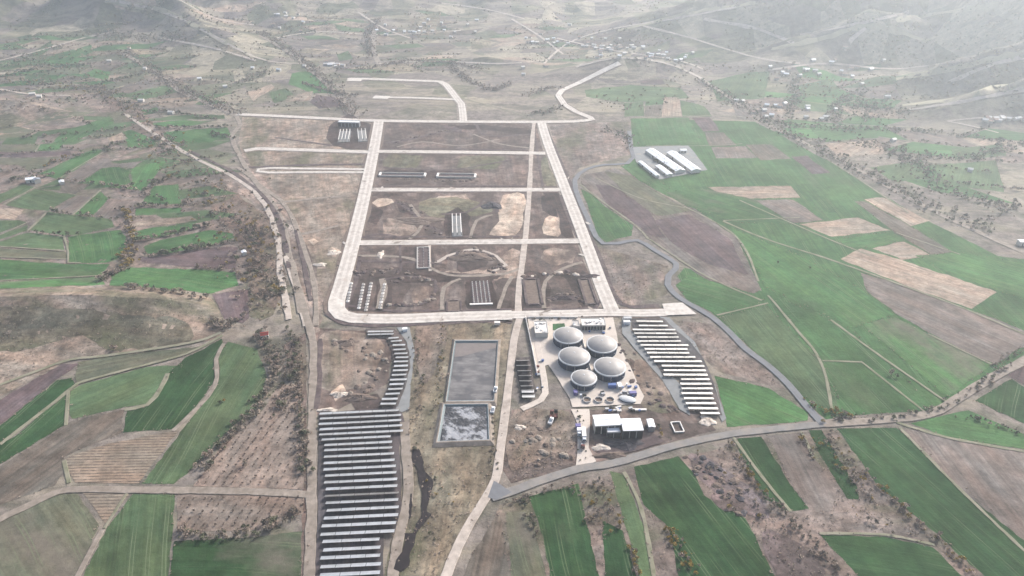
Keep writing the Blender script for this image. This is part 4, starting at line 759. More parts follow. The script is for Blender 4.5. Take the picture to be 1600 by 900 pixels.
# ================================================================ buildings
def building(name, label, px4, h, roof='gable', wall='pale_wall', rmat='white_roof', rise=None, doors=0, windows=0, door_side=-1, group=None, vents=0, bays=0, clutter=0):
    x, y, a, ln, wd = rect(px4, h); t = thing(name, label, 'building', (x, y, float(hf(x, y)) + 0.35), a, group)
    if math.sin(a + math.pi / 2) < 0: side = door_side * -1
    else: side = door_side
    rise = rise if rise is not None else wd * 0.14
    n = max(1, int(ln / 8))
    m = MB().box((0, 0, h / 2), (ln - 0.6, wd - 0.6, h))
    if roof == 'gable': m.add([(-ln / 2 + .3, -wd / 2 + .3, h), (-ln / 2 + .3, wd / 2 - .3, h), (-ln / 2 + .3, 0, h + rise), (ln / 2 - .3, -wd / 2 + .3, h), (ln / 2 - .3, wd / 2 - .3, h), (ln / 2 - .3, 0, h + rise)], [(0, 2, 1), (3, 4, 5)])
    m.build('wall', wall, t)
    if roof == 'gable':
        for s in (-1, 1):
            for k in range(n):
                x0 = -ln / 2 + ln * k / n; x1 = -ln / 2 + ln * (k + 1) / n - 0.05
                v = [(x0, s * wd / 2, h), (x1, s * wd / 2, h), (x1, 0, h + rise), (x0, 0, h + rise)]
                MB().add([(p[0], p[1], p[2] + 0.05) for p in v] + [(p[0], p[1], p[2] + 0.2) for p in v], [(0, 1, 2, 3), (7, 6, 5, 4), (0, 4, 5, 1), (1, 5, 6, 2), (2, 6, 7, 3), (3, 7, 4, 0)]).build('roof_panel', rmat, t)
        MB().box((0, 0, h + rise + 0.22), (ln, 0.6, 0.16)).build('ridge_cap', rmat, t)
    else:
        MB().box((0, 0, h + 0.12), (ln, wd, 0.22)).build('roof', rmat, t)
        for s in (-1, 1):
            MB().box((0, s * (wd / 2 - 0.15), h + 0.45), (ln, 0.3, 0.45)).build('parapet', wall, t)
            MB().box((s * (ln / 2 - 0.15), 0, h + 0.45), (0.3, wd - 0.62, 0.45)).build('parapet', wall, t)
        r = random.Random(int(x)); 
        for k in range(clutter): MB().box((r.uniform(-ln * .4, ln * .4), r.uniform(-wd * .35, wd * .35), h + 0.6), (r.uniform(.8, 2), r.uniform(.8, 1.6), r.uniform(.5, 1.1)), r.uniform(0, 1)).build('rooftop_unit', rnd.choice(['steel', 'white_paint', 'pale_roof']), t)
    for k in range(bays):
        MB().box((-ln / 2 + ln * (k + 0.5) / bays, side * (wd / 2 - 0.28), h * 0.44), (ln / bays * 0.86, 0.12, h * 0.86)).build('open_bay', 'dark_opening', t)
    for k in range(doors):
        d = MB().box((-ln / 2 + ln * (k + 0.5) / doors, side * (wd / 2 - 0.27), min(1.3, h * .4)), (min(2.4, ln * .12), 0.1, min(2.6, h * .8))).build('door', 'dark_opening', t)
    for k in range(windows):
        xx = -ln / 2 + ln * (k + 0.5) / windows
        f = MB().box((xx, side * (wd / 2 - 0.27), h * 0.62), (1.7, 0.1, 1.2)).build('window', 'white_paint', t); MB().box((xx, side * (wd / 2 - 0.21), h * 0.62), (1.4, 0.06, 0.95)).build('pane', 'glass_dark', f)
    for k in range(vents): MB().lathe([(0.35, h + rise), (0.35, h + rise + 0.9), (0.5, h + rise + 0.95), (0.1, h + rise + 1.3)], 10, (-ln / 2 + ln * (k + 0.5) / vents, 0, 0)).build('roof_vent', 'steel', t)
    return t, ln, wd
building('processing_hall', 'white roofed hall with pale front bays, left one of the joined pair', [(926.2, 649.2), (967.5, 647.7), (970.5, 664.5), (929.2, 667)], 7, 'gable', 'pale_wall', 'white_roof', 0.7, bays=4)
building('processing_hall', 'white roofed hall with black open front, right one of the joined pair', [(969.5, 655), (1000.5, 654.2), (1005.7, 673.2), (972.7, 674.3)], 7, 'gable', 'steel', 'white_roof', 0.6, bays=3)
building('canopy', 'small pale lean-to roof in front of the joined white halls', [(947, 669), (968, 668.4), (969, 676.6), (949, 677.4)], 4.5, 'flat', 'steel', 'white_roof', bays=2)
building('storage_shed', 'small white roofed shed right of the joined white halls', [(1009.2, 655.7), (1020.7, 655.2), (1023.7, 668), (1014, 668.7)], 4, 'gable', 'steel', 'white_roof', 0.4, doors=1)
building('plant_office', 'square pale flat-roofed building at the left back of the gas plant', [(834, 503), (854, 502.5), (857, 521), (836, 522.5)], 4.2, 'flat', 'pale_wall', 'pale_roof', doors=2, windows=5, clutter=9)
building('plant_office', 'long pale flat-roofed building with violet bays behind the gas tanks', [(906, 498.5), (944, 498), (947, 509.5), (910, 510)], 4.2, 'flat', 'pale_wall', 'pale_roof', bays=8, clutter=12)
building('pump_house', 'small grey flat-roofed pump house between the lawn and the long pale building', [(893, 502), (904, 502), (906, 511), (895, 511.5)], 3.5, 'flat', 'concrete', 'concrete', doors=1, clutter=2)
for lab, q, h, v in (('widest white roofed livestock shed in the walled yard', [(1008.5, 234.5), (1022.5, 234), (1072, 266), (1055, 268.5)], 3.4, 5), ('right-hand long white livestock shed in the walled yard', [(1041.5, 238), (1055.5, 237.5), (1096.5, 265.5), (1080, 267.5)], 3.4, 5),
                     ('narrow white shed along the left edge of the livestock yard', [(996.5, 252.5), (1003, 252.2), (1031, 274.5), (1025, 275.5)], 2.8, 0), ('short white shed between the narrow and the widest livestock sheds', [(1024, 259), (1032, 258.5), (1052, 272.5), (1042, 274)], 2.8, 0),
                     ('tiny white hut behind the right-hand livestock shed', [(1062, 233), (1072, 233), (1073, 236), (1063, 236)], 3, 0)):
    building('livestock_shed', lab, q, h, 'gable', 'pale_wall', 'white_roof', doors=2, vents=v)
building('farmhouse', 'red roofed farmhouse at the edge of the trees left of the dirt road', [(406, 522.5), (419, 520.5), (421, 524.5), (408, 526.5)], 3.2, 'gable', 'pale_wall', 'red_roof', 1.6, doors=1, windows=3)
building('farm_barn', 'white roofed barn in the farmyard among the left-hand fields', [(38, 278.5), (54, 276.5), (57, 280), (42, 282)], 4, 'gable', 'pale_wall', 'white_roof', doors=1)
building('farm_barn', 'grey roofed barn beside the white barn in the left-hand farmyard', [(50, 280), (62, 278), (64, 281), (53, 283)], 4, 'gable', 'pale_wall', 'steel', doors=1)
building('farm_hut', 'small white hut right of the left-hand farmyard barns', [(91, 282.5), (100, 282), (101, 285), (92, 285.5)], 3, 'gable', 'pale_wall', 'white_roof', doors=1)
building('farm_hut', 'lone white hut by the trees above the purple ploughed field', [(376, 392.5), (384, 391.5), (386, 395), (378, 396)], 3, 'gable', 'pale_wall', 'white_roof', doors=1)
building('warehouse', 'long white flat-roofed building on the top concrete road', [(529, 188.5), (562, 189.5), (562, 192.5), (529, 191.5)], 6, 'flat', 'steel', 'white_roof', bays=6)
building('farm_hut', 'white hut at the right edge beyond the green plain', [(1590, 375), (1602, 375), (1604, 379), (1592, 379)], 4, 'gable', 'pale_wall', 'white_roof', doors=1)
# far houses of the hazy villages
r = random.Random(5); FAR = [(51, 149), (62, 153), (171, 97), (221, 159), (227, 109), (202, 77), (1212, 167), (1218, 168), (1290, 185), (1283, 188), (1386, 153), (1346, 133), (1150, 159), (1160, 160), (1395, 221), (1515, 268), (268, 178),
       (450, 20), (437, 45), (470, 50), (606, 52), (632, 50), (663, 38), (648, 52), (640, 51), (676, 50), (745, 33), (830, 66), (838, 68), (825, 67), (817, 107), (818, 118), (853, 105), (865, 62), (942, 74), (950, 77), (957, 78), (975, 85), (968, 73), (1018, 87), (1012, 85), (1070, 92), (1063, 95), (928, 72), (905, 60), (870, 30), (890, 40),
       (1320, 76), (1203, 106), (1222, 115), (1228, 118), (1270, 96), (1320, 118), (1380, 96), (1555, 187), (1565, 187), (1575, 188), (1590, 187), (1545, 188), (1600, 189), (510, 98), (520, 101), (528, 104), (536, 104), (436, 111), (476, 105), (352, 137), (395, 108), (312, 125)]
for cx, cy, sx, sy, n in ((950, 76, 45, 10, 26), (1030, 88, 40, 6, 12), (640, 50, 50, 5, 12), (850, 66, 30, 8, 10), (1290, 110, 60, 12, 14), (1560, 188, 35, 3, 8), (1230, 175, 50, 10, 10), (460, 35, 40, 15, 8), (520, 102, 25, 4, 6), (700, 40, 50, 15, 8)):
    FAR += [(r.gauss(cx, sx * .6), r.gauss(cy, sy * .6)) for _ in range(n)]
HM = {}
def house_parts(w, d, h, roofm):
    k = (round(w), round(d), roofm)
    if k not in HM:
        a = MB().box((0, 0, h / 2), (w, d, h)).mesh('wall'); a.materials.append(MATS['concrete'])
        b = MB().add([(-w/2-.3, -d/2-.3, h), (w/2+.3, -d/2-.3, h), (w/2+.3, d/2+.3, h), (-w/2-.3, d/2+.3, h), (-w/2-.3, 0, h+d*.28), (w/2+.3, 0, h+d*.28)], [(0, 1, 5, 4), (2, 3, 4, 5), (0, 4, 3), (1, 2, 5), (3, 2, 1, 0)]).mesh('roof'); b.materials.append(MATS[roofm]); HM[k] = (a, b)
    return HM[k]
for px, py in FAR:
    x, y = G(px, py); w = r.choice([5, 6.5, 8]); rm = r.choice(['white_roof', 'brown_roof', 'pale_roof', 'pale_roof'])
    t = thing('village_house', 'tiny pale house on the hazy far slopes', 'house', (x, y, float(hf(x, y)) + 0.1), r.uniform(-.5, .5), 'far village houses')
    a, b = house_parts(w, 5.5, 3.2, rm); link('wall', a, t); link('roof', b, t)
# ================================================================ solar rows
ORD = lambda n: str(n) + ('th' if 10 <= n % 100 <= 20 else {1: 'st', 2: 'nd', 3: 'rd'}.get(n % 10, 'th'))
def solar_row(a, b, label, group, W=2.75, tilt=13.0, face=1, seg=8.5, zc=2.0):
    jr = random.Random(label); tilt += jr.uniform(-1.2, 1.2); A = Gz(a[0] + jr.uniform(-1, 1), a[1] + jr.uniform(-.3, .3), zc); B = Gz(b[0] + jr.uniform(-1, 1), b[1] + jr.uniform(-.3, .3), zc); ln = math.hypot(B[0] - A[0], B[1] - A[1]); ang = math.atan2(B[1] - A[1], B[0] - A[0])
    t = thing('solar_panel_row', label, 'solar panels', ((A[0] + B[0]) / 2, (A[1] + B[1]) / 2, 0.45), ang, group)
    tl = R(tilt) * face; n = max(1, round(ln / seg)); cs, sn = math.cos(tl), math.sin(tl)
    base = tl
    def P(x, s, o): return (x, s * cs + o * sn, zc - 0.45 - s * sn + o * cs)       # face=1: falls away from the viewer
    for k in range(n):
        x0 = -ln / 2 + ln * k / n + 0.12; x1 = -ln / 2 + ln * (k + 1) / n - 0.12
        tl = base + R(jr.uniform(-1.6, 1.6)); cs, sn = math.cos(tl), math.sin(tl); tb = MB()
        for i, (s0, s1) in enumerate(((-W / 2, -0.03), (0.03, W / 2))):
            v = [P(x0, s0, 0.05), P(x1, s0, 0.05), P(x1, s1, 0.05), P(x0, s1, 0.05)]; w = [P(x0, s0, 0), P(x1, s0, 0), P(x1, s1, 0), P(x0, s1, 0)]
            tb.add(v + w, [(0, 1, 2, 3), (4, 5, 1, 0), (5, 6, 2, 1), (6, 7, 3, 2), (7, 4, 0, 3)])
        p = tb.build('panel_table', 'solar_glass', t)
        bk = MB(); 
        v = [P(x0 + .02, -W / 2 + .02, -0.02), P(x1 - .02, -W / 2 + .02, -0.02), P(x1 - .02, W / 2 - .02, -0.02), P(x0 + .02, W / 2 - .02, -0.02)]
        bk.add(v, [(3, 2, 1, 0)]).build('backing', 'panel_frame', p)
    cs, sn = math.cos(base), math.sin(base); f = MB()
    m = max(2, int(ln / 2.6))
    for k in range(m + 1):
        x = -ln / 2 + 0.2 + (ln - 0.4) * k / m
        for s in (-W * 0.36, W * 0.34):
            q = P(x, s, -0.05); f.box((q[0], q[1], (q[2] - 0.0) / 2), (0.11, 0.11, q[2]))
        f.bar(P(x, -W / 2 + .1, -0.09), P(x, W / 2 - .1, -0.09), 0.08, 0.12)
    for s in (-W * 0.36, W * 0.34): f.bar(P(-ln / 2, s, -0.06), P(ln / 2, s, -0.06), 0.1, 0.1)
    o = f.build('support_frame', 'panel_frame', t); o['kind'] = 'stuff'
Rr = [(775, 945, 207), (790, 975, 233), (755, 1020, 258), (765, 1025, 282), (780, 1040, 305), (785, 1060, 330), (805, 1100, 355), (825, 1095, 379), (845, 1110, 403), (865, 1150, 430), (890, 1185, 457), (935, 1200, 485), (945, 1215, 513), (950, 1225, 541), (1055, 1235, 568), (1055, 1245, 597), (1060, 1255, 626), (1055, 1255, 656), (1075, 1265, 687), (1085, 1275, 718), (1100, 1290, 750), (1175, 1300, 780)]
for i, (x0, x1, y) in enumerate(Rr): solar_row((800 + x0 / 4, 450 + y / 4), (800 + x1 / 4, 450 + y / 4 + 0.3), f'row of tilted solar panels, {ORD(i + 1)} from the top in the right-hand array', 'right-hand solar array')
Lu = [(695, 860, 270), (700, 860, 287), (830, 895, 310), (845, 915, 330), (850, 930, 355), (855, 940, 382), (860, 950, 408), (868, 955, 432), (865, 955, 458), (865, 955, 485), (855, 950, 512), (850, 945, 541), (835, 940, 570), (835, 925, 600), (825, 915, 630), (805, 900, 660), (785, 885, 692), (775, 880, 722)]
for i, (x0, x1, y) in enumerate(Lu): solar_row((400 + x0 / 4, 450 + y / 4 + 0.5), (400 + x1 / 4, 450 + y / 4 - 0.3), f'short row of solar panels, {ORD(i + 1)} from the top of the curved column', 'curved column of solar rows')
Ll = [(500, 623, 643.5), (500, 627, 651), (498.5, 628, 659), (498.5, 629, 667.5), (499, 630, 675.5), (502, 610, 684), (507, 612, 692.5), (507, 614, 701), (507, 616, 711), (505, 617.5, 721), (505, 618, 730.5), (507, 619, 740.5), (507, 621, 751), (508, 622, 761.5), (508, 622.5, 772), (508, 622.5, 783), (510, 622.5, 794.5), (505, 622.5, 807), (502.5, 619, 819), (500, 616, 832), (504, 594, 844), (504, 594, 857), (501, 594, 869.5), (500, 595, 883), (499, 594, 896.5)]
for i, (x0, x1, y) in enumerate(Ll):
    sl_ = 0.024 * (x1 - x0)
    solar_row((x0, y + sl_), (x1, y - sl_), f'long row of solar panels, {ORD(i + 1)} from the top in the large left-hand array', 'large left-hand solar array', tilt=29 if i == 14 else 14.5 + 0.16 * i)
for i in range(8):
    x0 = 806 + i * 1.35; y = 563 + i * 8.0
    solar_row((x0, y), (x0 + 20.5, y - 0.2), f'dark solar table, {ORD(i + 1)} from the top in the small array beside the long pale wall', 'small dark solar array', W=4.2, tilt=30 if i < 6 else 14)
# ================================================================ lagoons
def lagoon(label, px4, water, berm=1.6, edge=True):
    P = [Gz(*p, berm) for p in px4]; cx = sum(p[0] for p in P) / 4; cy = sum(p[1] for p in P) / 4
    t = thing('lined_lagoon', label, 'pond', (cx, cy, 0.35)); Q = [(x - cx, y - cy) for x, y in P]
    def ring(k): 
        out = []
        for x, y in Q:
            l = math.hypot(x, y); out.append((x * (l + k) / l, y * (l + k) / l))
        return out
    def band(k0, z0, k1, z1, name, mat):
        a, b = ring(k0), ring(k1); m = MB()
        for i in range(4):
            j = (i + 1) % 4; m.add([(*a[i], z0), (*a[j], z0), (*b[j], z1), (*b[i], z1)], [(0, 1, 2, 3)])
        return m.build(name, mat, t)
    band(5.0, -0.1, 1.6, berm, 'earth_bank', 'dirt_track'); band(1.6, berm, 0.3, berm + 0.02, 'bank_top', 'dirt_track')
    band(0.3, berm + 0.06, 0.0, berm + 0.03, 'liner_edge', 'liner_edge'); band(0.0, berm + 0.02, -2.0, 0.3, 'liner_slope', 'liner')
    n = 22; a = ring(-1.3); m = MB(); vs = []; rr = random.Random(3)
    for j in range(n + 1):
        for i in range(n + 1):
            u, v = i / n, j / n
            x = (a[0][0] * (1 - u) + a[1][0] * u) * (1 - v) + (a[3][0] * (1 - u) + a[2][0] * u) * v; y = (a[0][1] * (1 - u) + a[1][1] * u) * (1 - v) + (a[3][1] * (1 - u) + a[2][1] * u) * v
            vs.append((x, y, 0.55 + (0.0 if water != 'crumpled_liner' else rr.uniform(-0.08, 0.12))))
    m.add(vs, [(j * (n + 1) + i, j * (n + 1) + i + 1, (j + 1) * (n + 1) + i + 1, (j + 1) * (n + 1) + i) for j in range(n) for i in range(n)])
    m.build('water' if water != 'crumpled_liner' else 'crumpled_liner', water, t)
    if water == 'lagoon_water':
        s = MB(); L2 = [(a[0][0] * .99, a[0][1] * .985), (a[1][0] * .97, a[1][1] * .985), (a[1][0] * .96, a[1][1] * .80), (a[1][0] * .5, a[1][1] * .72), (0, a[0][1] * .62), (a[0][0] * .55, a[0][1] * .50), (a[0][0] * .99, a[0][1] * .46)]
        s.add([(x, y, 0.6) for x, y in L2], [tuple(range(len(L2)))[::-1]]).build('scum_layer', 'scum', t)
LAG = lagoon('large lined lagoon with grey scummy water left of the pale gravel road', [(711, 533), (778, 533), (771.5, 626), (697.5, 627)], 'lagoon_water')
lagoon('smaller lagoon with crumpled black and silver liner below the large one', [(694, 632.5), (762, 632), (764, 687), (684, 690)], 'crumpled_liner')
# ================================================================ building site
def foundation(name, label, px4, nx, ny, colh=2.2, beams=True, mat='concrete', floor='grey_gravel', walls=True):
    x, y, a, ln, wd = rect(px4, 0.4); t = thing(name, label, 'foundation', (x, y, 0.35), a)
    MB().box((0, 0, 0.12), (ln, wd, 0.28)).build('floor_slab', floor, t)
    if walls:
        for s in (-1, 1):
            MB().box((0, s * wd / 2, 0.5), (ln + 0.8, 0.8, 1.0)).build('foundation_wall', mat, t); MB().box((s * ln / 2, 0, 0.5), (0.8, wd - 0.82, 1.0)).build('foundation_wall', mat, t)
    for j in range(ny):
        yy = -wd * 0.42 + wd * 0.84 * j / max(1, ny - 1)
        for i in range(nx):
            xx = -ln * 0.45 + ln * 0.9 * i / max(1, nx - 1); MB().box((xx, yy, 0.25 + colh / 2), (0.7, 0.7, colh)).build('column', mat, t)
        if beams: MB().box((0, yy, 0.25 + colh + 0.2), (ln * 0.94, 0.7, 0.4)).build('beam', 'white_concrete', t)
    return t
foundation('column_foundation', 'grey column foundation with a pale strip, left of the rectangular pits', [(737, 441), (762, 440), (770, 474), (737, 475)], 10, 5, 1.6, False, mat='white_concrete', floor='dark_earth', walls=False)
beam('strip_footing', 'bright concrete strip footing at the near end of the column foundation', 'footing', (734, 476.5), (770, 475.5), 2.0, 0.6, 'white_concrete')
foundation('frame_foundation', 'pale twin-beam frame in the third plot row beside a dark pit', [(706, 338), (720, 337), (723, 369), (706, 370)], 7, 3, 3.0, floor='grey_gravel', walls=False)
foundation('raft_foundation', 'dark gridded raft foundation just below the third cross road', [(652, 387), (671, 387), (672, 419), (652, 420)], 8, 3, 1.0, False, floor='dark_earth')
foundation('frame_foundation', 'row of white parallel beams below the white warehouse', [(531, 205), (549, 205), (546, 222), (528, 222)], 5, 4, 3.0, walls=False)
foundation('frame_foundation', 'thin white frame right of the parallel beams below the warehouse', [(558, 204), (572, 204), (574, 221), (560, 221)], 4, 3, 3.0, walls=False)
def trench(label, px4):
    x, y, a, ln, wd = rect(px4, 0.6); t = thing('retaining_trench', label, 'trench', (x, y, 0.3), a)
    MB().box((0, 0, 0.15), (ln, wd * 0.7, 0.3)).build('floor_slab', 'dark_earth', t)
    for s in (-1, 1): MB().box((0, s * wd * 0.4, 0.8), (ln, 0.8, 1.6)).build('side_wall', 'concrete', t); MB().box((s * ln * 0.5, 0, 0.9), (2.2, wd * 0.75, 1.9)).build('end_wall', 'white_concrete', t)
trench('left long concrete trench in the second plot row', [(594, 270), (664, 271), (664, 277), (594, 276)]); trench('right long concrete trench in the second plot row', [(684, 271), (742, 272), (743, 279), (684, 278)])
def pit(label, px4, bank=2.4, h=1.1):
    x, y, a, ln, wd = rect(px4, 0.4); t = thing('excavation_pit', label, 'pit', (x, y, 0.3), a)
    MB().box((0, 0, 0.1), (ln - bank, wd - bank, 0.2)).build('floor', 'heap_brown', t)
    for s in (-1, 1):
        for c, d in (((0, s * wd / 2, h / 2), (ln + bank, bank, h)), ((s * ln / 2, 0, h / 2), (bank, wd - bank, h))):
            MB().box(c, d, 0, 0.55 if d[0] < d[1] else 0.9).build('earth_bank', 'dark_earth', t)
pit('long rectangular pit with dark banks right of the vertical gravel road', [(817, 437), (841, 436), (847, 475), (824, 477)]); pit('long rectangular pit with dark banks beside the right main road', [(904, 437), (920, 436), (934, 475), (916, 476)])
pit('small square pit near the bottom concrete road', [(698, 470), (720, 470), (721, 487), (699, 487)], 1.6, 0.8)
k = 0
for col, (x0, n) in enumerate(((549, 7), (568, 9), (580, 10), (601, 9))):
    for i in range(n):
        px, py = x0 - i * 0.9, 444 + i * 4.6 + (col % 2) * 1.5; x, y = Gz(px, py); k += 1
        o = MB().box((0, 0, 0.25), (2.6, 2.6, 0.5)).box((0, 0, 0.95), (0.8, 0.8, 1.0)).build('pad_footing', 'white_concrete' if (i + col) % 3 == 0 else 'concrete'); o.location = (x, y, 0.4)
        tag(o, 'concrete pad footing in the rows at the lower left plot corner', 'footing', 'pad footings in the lower left plot')
def mound(label, px, py, rx, ry, h, mat, name='spoil_heap', rz=0.0, seed=1):
    x, y = G(px, py); r = random.Random(seed * 17 + int(px)); m = MB(); n = 22; ks = [1.0, .9, .75, .58, .4, .2]; ph = [r.uniform(0, 6) for _ in range(6)]
    vs = []; fs = []
    for k, q in enumerate(ks):
        for i in range(n):
            a = 2 * math.pi * i / n; w = 1 + .18 * math.sin(3 * a + ph[0]) + .12 * math.sin(5 * a + ph[1]) + r.uniform(-.06, .06)
            vs.append((rx * q * w * math.cos(a), ry * q * w * math.sin(a), (-0.15 if k == 0 else h * (1 - q ** 1.5) * (0.85 + r.uniform(-.2, .2)))))
    vs.append((0, 0, h))
    for k in range(len(ks) - 1):
        for i in range(n): j = (i + 1) % n; fs.append((k * n + i, k * n + j, (k + 1) * n + j, (k + 1) * n + i))
    fs += [((len(ks) - 1) * n + i, (len(ks) - 1) * n + (i + 1) % n, len(vs) - 1) for i in range(n)]
    o = m.add(vs, fs).build(name, mat); o.location = (x, y, float(hf(x, y)) + 0.35); o.rotation_euler.z = rz; return tag(o, label, 'heap')
for a in (('dark grey manure heap in front of the joined white halls', 975, 694, 13, 5.5, 2.6, 'heap_dark', 'manure_heap'), ('pale rubble heap left of the dark manure heap', 940, 700, 6, 3, 1.2, 'rubble', 'rubble_heap'), ('brown earth heap below the dark manure heap by the asphalt road', 955, 712, 11, 3, 1.4, 'heap_brown', 'earth_heap'),
          ('dark curved spoil heap between the two long pits', 882, 466, 13, 3.2, 1.8, 'dark_earth', 'spoil_heap'), ('broad dark spoil heap below the third cross road', 735, 402, 20, 9, 3.0, 'heap_brown', 'spoil_heap'), ('low brown heap left of the pale frame in the third plot row', 655, 345, 22, 10, 2.2, 'heap_brown', 'earth_heap'),
          ('grey-green mound in the loop of tracks above the sandy patch', 768, 322, 11, 9, 3.0, 'heap_dark', 'earth_heap'), ('white rubble heap above the large left-hand solar array', 530, 617, 6, 3, 1.6, 'rubble', 'rubble_heap'), ('dark earth heap beside the white rubble above the large solar array', 562, 622, 10, 4.5, 2.2, 'heap_brown', 'earth_heap'),
          ('brown earth heap at the top of the ditch left of the curved solar column', 542, 536, 8, 5, 1.8, 'heap_brown', 'earth_heap'), ('pale stone heap on the rough ground, upper of two left of the main road', 521, 395, 6, 5, 1.2, 'rubble', 'stone_heap'), ('pale stone heap on the rough ground, lower of two left of the main road', 500, 414, 6, 3.5, 1.2, 'rubble', 'stone_heap'),
          ('pale rubble strip at the left end of the top row of the large solar array', 512, 641, 7, 2, 0.9, 'rubble', 'rubble_heap'), ('pale gravel heap at the foot of the right-hand solar array', 1105, 658, 5, 5, 1.0, 'rubble', 'gravel_heap'), ('dark earth heap at the right edge of the long pits', 925, 432, 9, 4, 1.6, 'dark_earth', 'spoil_heap'),
          ('white stone heap in the plot left of the raft foundation', 595, 398, 3, 7, 1.0, 'rubble', 'stone_heap'), ('round earth rim heap left of the trucks', 812, 668, 3.5, 2.5, 1.0, 'rubble', 'earth_heap')):
    mound(*a)
# ================================================================ plant yard objects
def container(label, px, py, l, w, h, rz, mat, name='container'):
    x, y = Gz(px, py); t = thing(name, label, 'container', (x, y, 0.55), rz)
    b = MB().box((0, 0, h / 2), (l, w, h)).build('body', mat, t); rb = MB()
    for i in range(int(l / 0.6)):
        for s in (-1, 1): rb.box((-l / 2 + 0.3 + i * 0.6, s * (w / 2 + 0.03), h / 2), (0.25, 0.08, h * 0.9))
    rb.build('wall_ribs', mat, b)['kind'] = 'stuff'
    MB().box((0, 0, h + 0.05), (l + 0.1, w + 0.1, 0.1)).build('roof', mat, t)
    for s in (-1, 1): MB().box((l / 2 + 0.04, s * w * 0.24, h / 2), (0.08, w * 0.45, h * 0.88)).build('door', 'steel', t)
container('blue container in front of the nearest right-hand gas tank', 956, 606, 5.4, 2.6, 2.7, 0.0, 'blue_metal'); container('white container standing against the blue container', 967.6, 607, 4.6, 2.6, 3.0, -1.45, 'white_paint')
container('violet blue tank container left of the round open pits', 899, 617, 2.6, 3.0, 2.6, 0.1, 'violet_metal'); container('dark violet container at the right end of the round pits', 988.5, 618, 4.6, 2.5, 2.4, 0.05, 'violet_metal'); container('violet blue skip beside the white truck', 903, 669, 3.2, 2.6, 2.2, 0.0, 'violet_metal')
container('white transformer cabin at the top corner of the right-hand solar array', 979, 507, 5.0, 2.5, 2.6, 0.0, 'white_paint', 'transformer_cabin'); container('grey inverter cabin behind the white one at the right-hand solar array', 980, 501, 6.0, 2.5, 2.4, 0.0, 'steel', 'transformer_cabin')
container('white transformer cabin at the top of the curved solar column', 633, 518, 3.6, 2.6, 2.4, 0.2, 'white_paint', 'transformer_cabin'); container('pale cabin between the gravel road and the large lagoon', 777, 508, 4.5, 2.5, 2.3, 0.0, 'pale_roof', 'site_cabin')
for lab, px in (('left one of the three round open pits', 917), ('middle one of the three round open pits', 935), ('right one of the three round open pits', 953)):
    x, y = Gz(px, 626.5); t = thing('round_pit', lab, 'pit', (x, y, 0.5))
    MB().lathe([(2.9, 0), (2.9, 1.1), (2.5, 1.1), (2.5, 0.1)], 32, cap=False).build('ring_wall', 'concrete', t, True); MB().lathe([(2.52, 0.1), (2.5, 0.16)], 32).build('contents', 'heap_brown', t)
x, y = Gz(980, 626); t = thing('covered_tank', 'grey lens-shaped covered tank right of the round open pits', 'tank', (x, y, 0.5), -0.35)
MB().lathe([(1, 0), (1, 1.0)], 40, cap=False).build('wall', 'tank_wall', t, True).scale = (5.6, 3.2, 1); MB().lathe([(1, 1.0), (.9, 1.3), (.7, 1.65), (.4, 1.9), (.1, 2.0)], 40).build('cover', 'tank_rim', t, True).scale = (5.7, 3.3, 1)
x, y = Gz(998, 641); t = thing('pipe_rack', 'pale pipe stack behind the joined white halls', 'pipes', (x, y, 0.5))
for k in range(4): MB().bar((-5, k * 0.45 - 0.7, 0.3), (5, k * 0.45 - 0.7, 0.3), 0.36).build('pipe', 'white_concrete', t)
x, y, a, ln, wd = rect([(1048, 660), (1062, 658.5), (1069, 674), (1055, 675.5)], 0.8); t = thing('low_enclosure', 'low pale rectangular enclosure wall right of the small white shed', 'wall', (x, y, 0.35), a)
for s in (-1, 1): MB().box((0, s * wd / 2, 0.4), (ln, 0.6, 0.8)).build('wall_panel', 'white_concrete', t); MB().box((s * ln / 2, 0, 0.4), (0.6, wd - 0.62, 0.8)).build('wall_panel', 'white_concrete', t)
def wheel(t, x, y, r, w=0.35):
    m = MB(); n = 18
    for s in (-1, 1):
        pass
    vs = [(x + r * math.cos(2 * math.pi * i / n), y + s * w / 2, r + r * math.sin(2 * math.pi * i / n)) for s in (-1, 1) for i in range(n)]
    m.add(vs, [tuple(range(n)), tuple(range(2 * n - 1, n - 1, -1))] + [(i, i + n, (i + 1) % n + n, (i + 1) % n) for i in range(n)]); o = m.build('wheel', 'black_rubber', t)
    vs = [(x + r * .5 * math.cos(2 * math.pi * i / 12), y + s * (w / 2 + .02), r + r * .5 * math.sin(2 * math.pi * i / 12)) for s in (-1, 1) for i in range(12)]
    MB().add(vs, [tuple(range(12)), tuple(range(23, 11, -1))]).build('rim', 'steel', o)
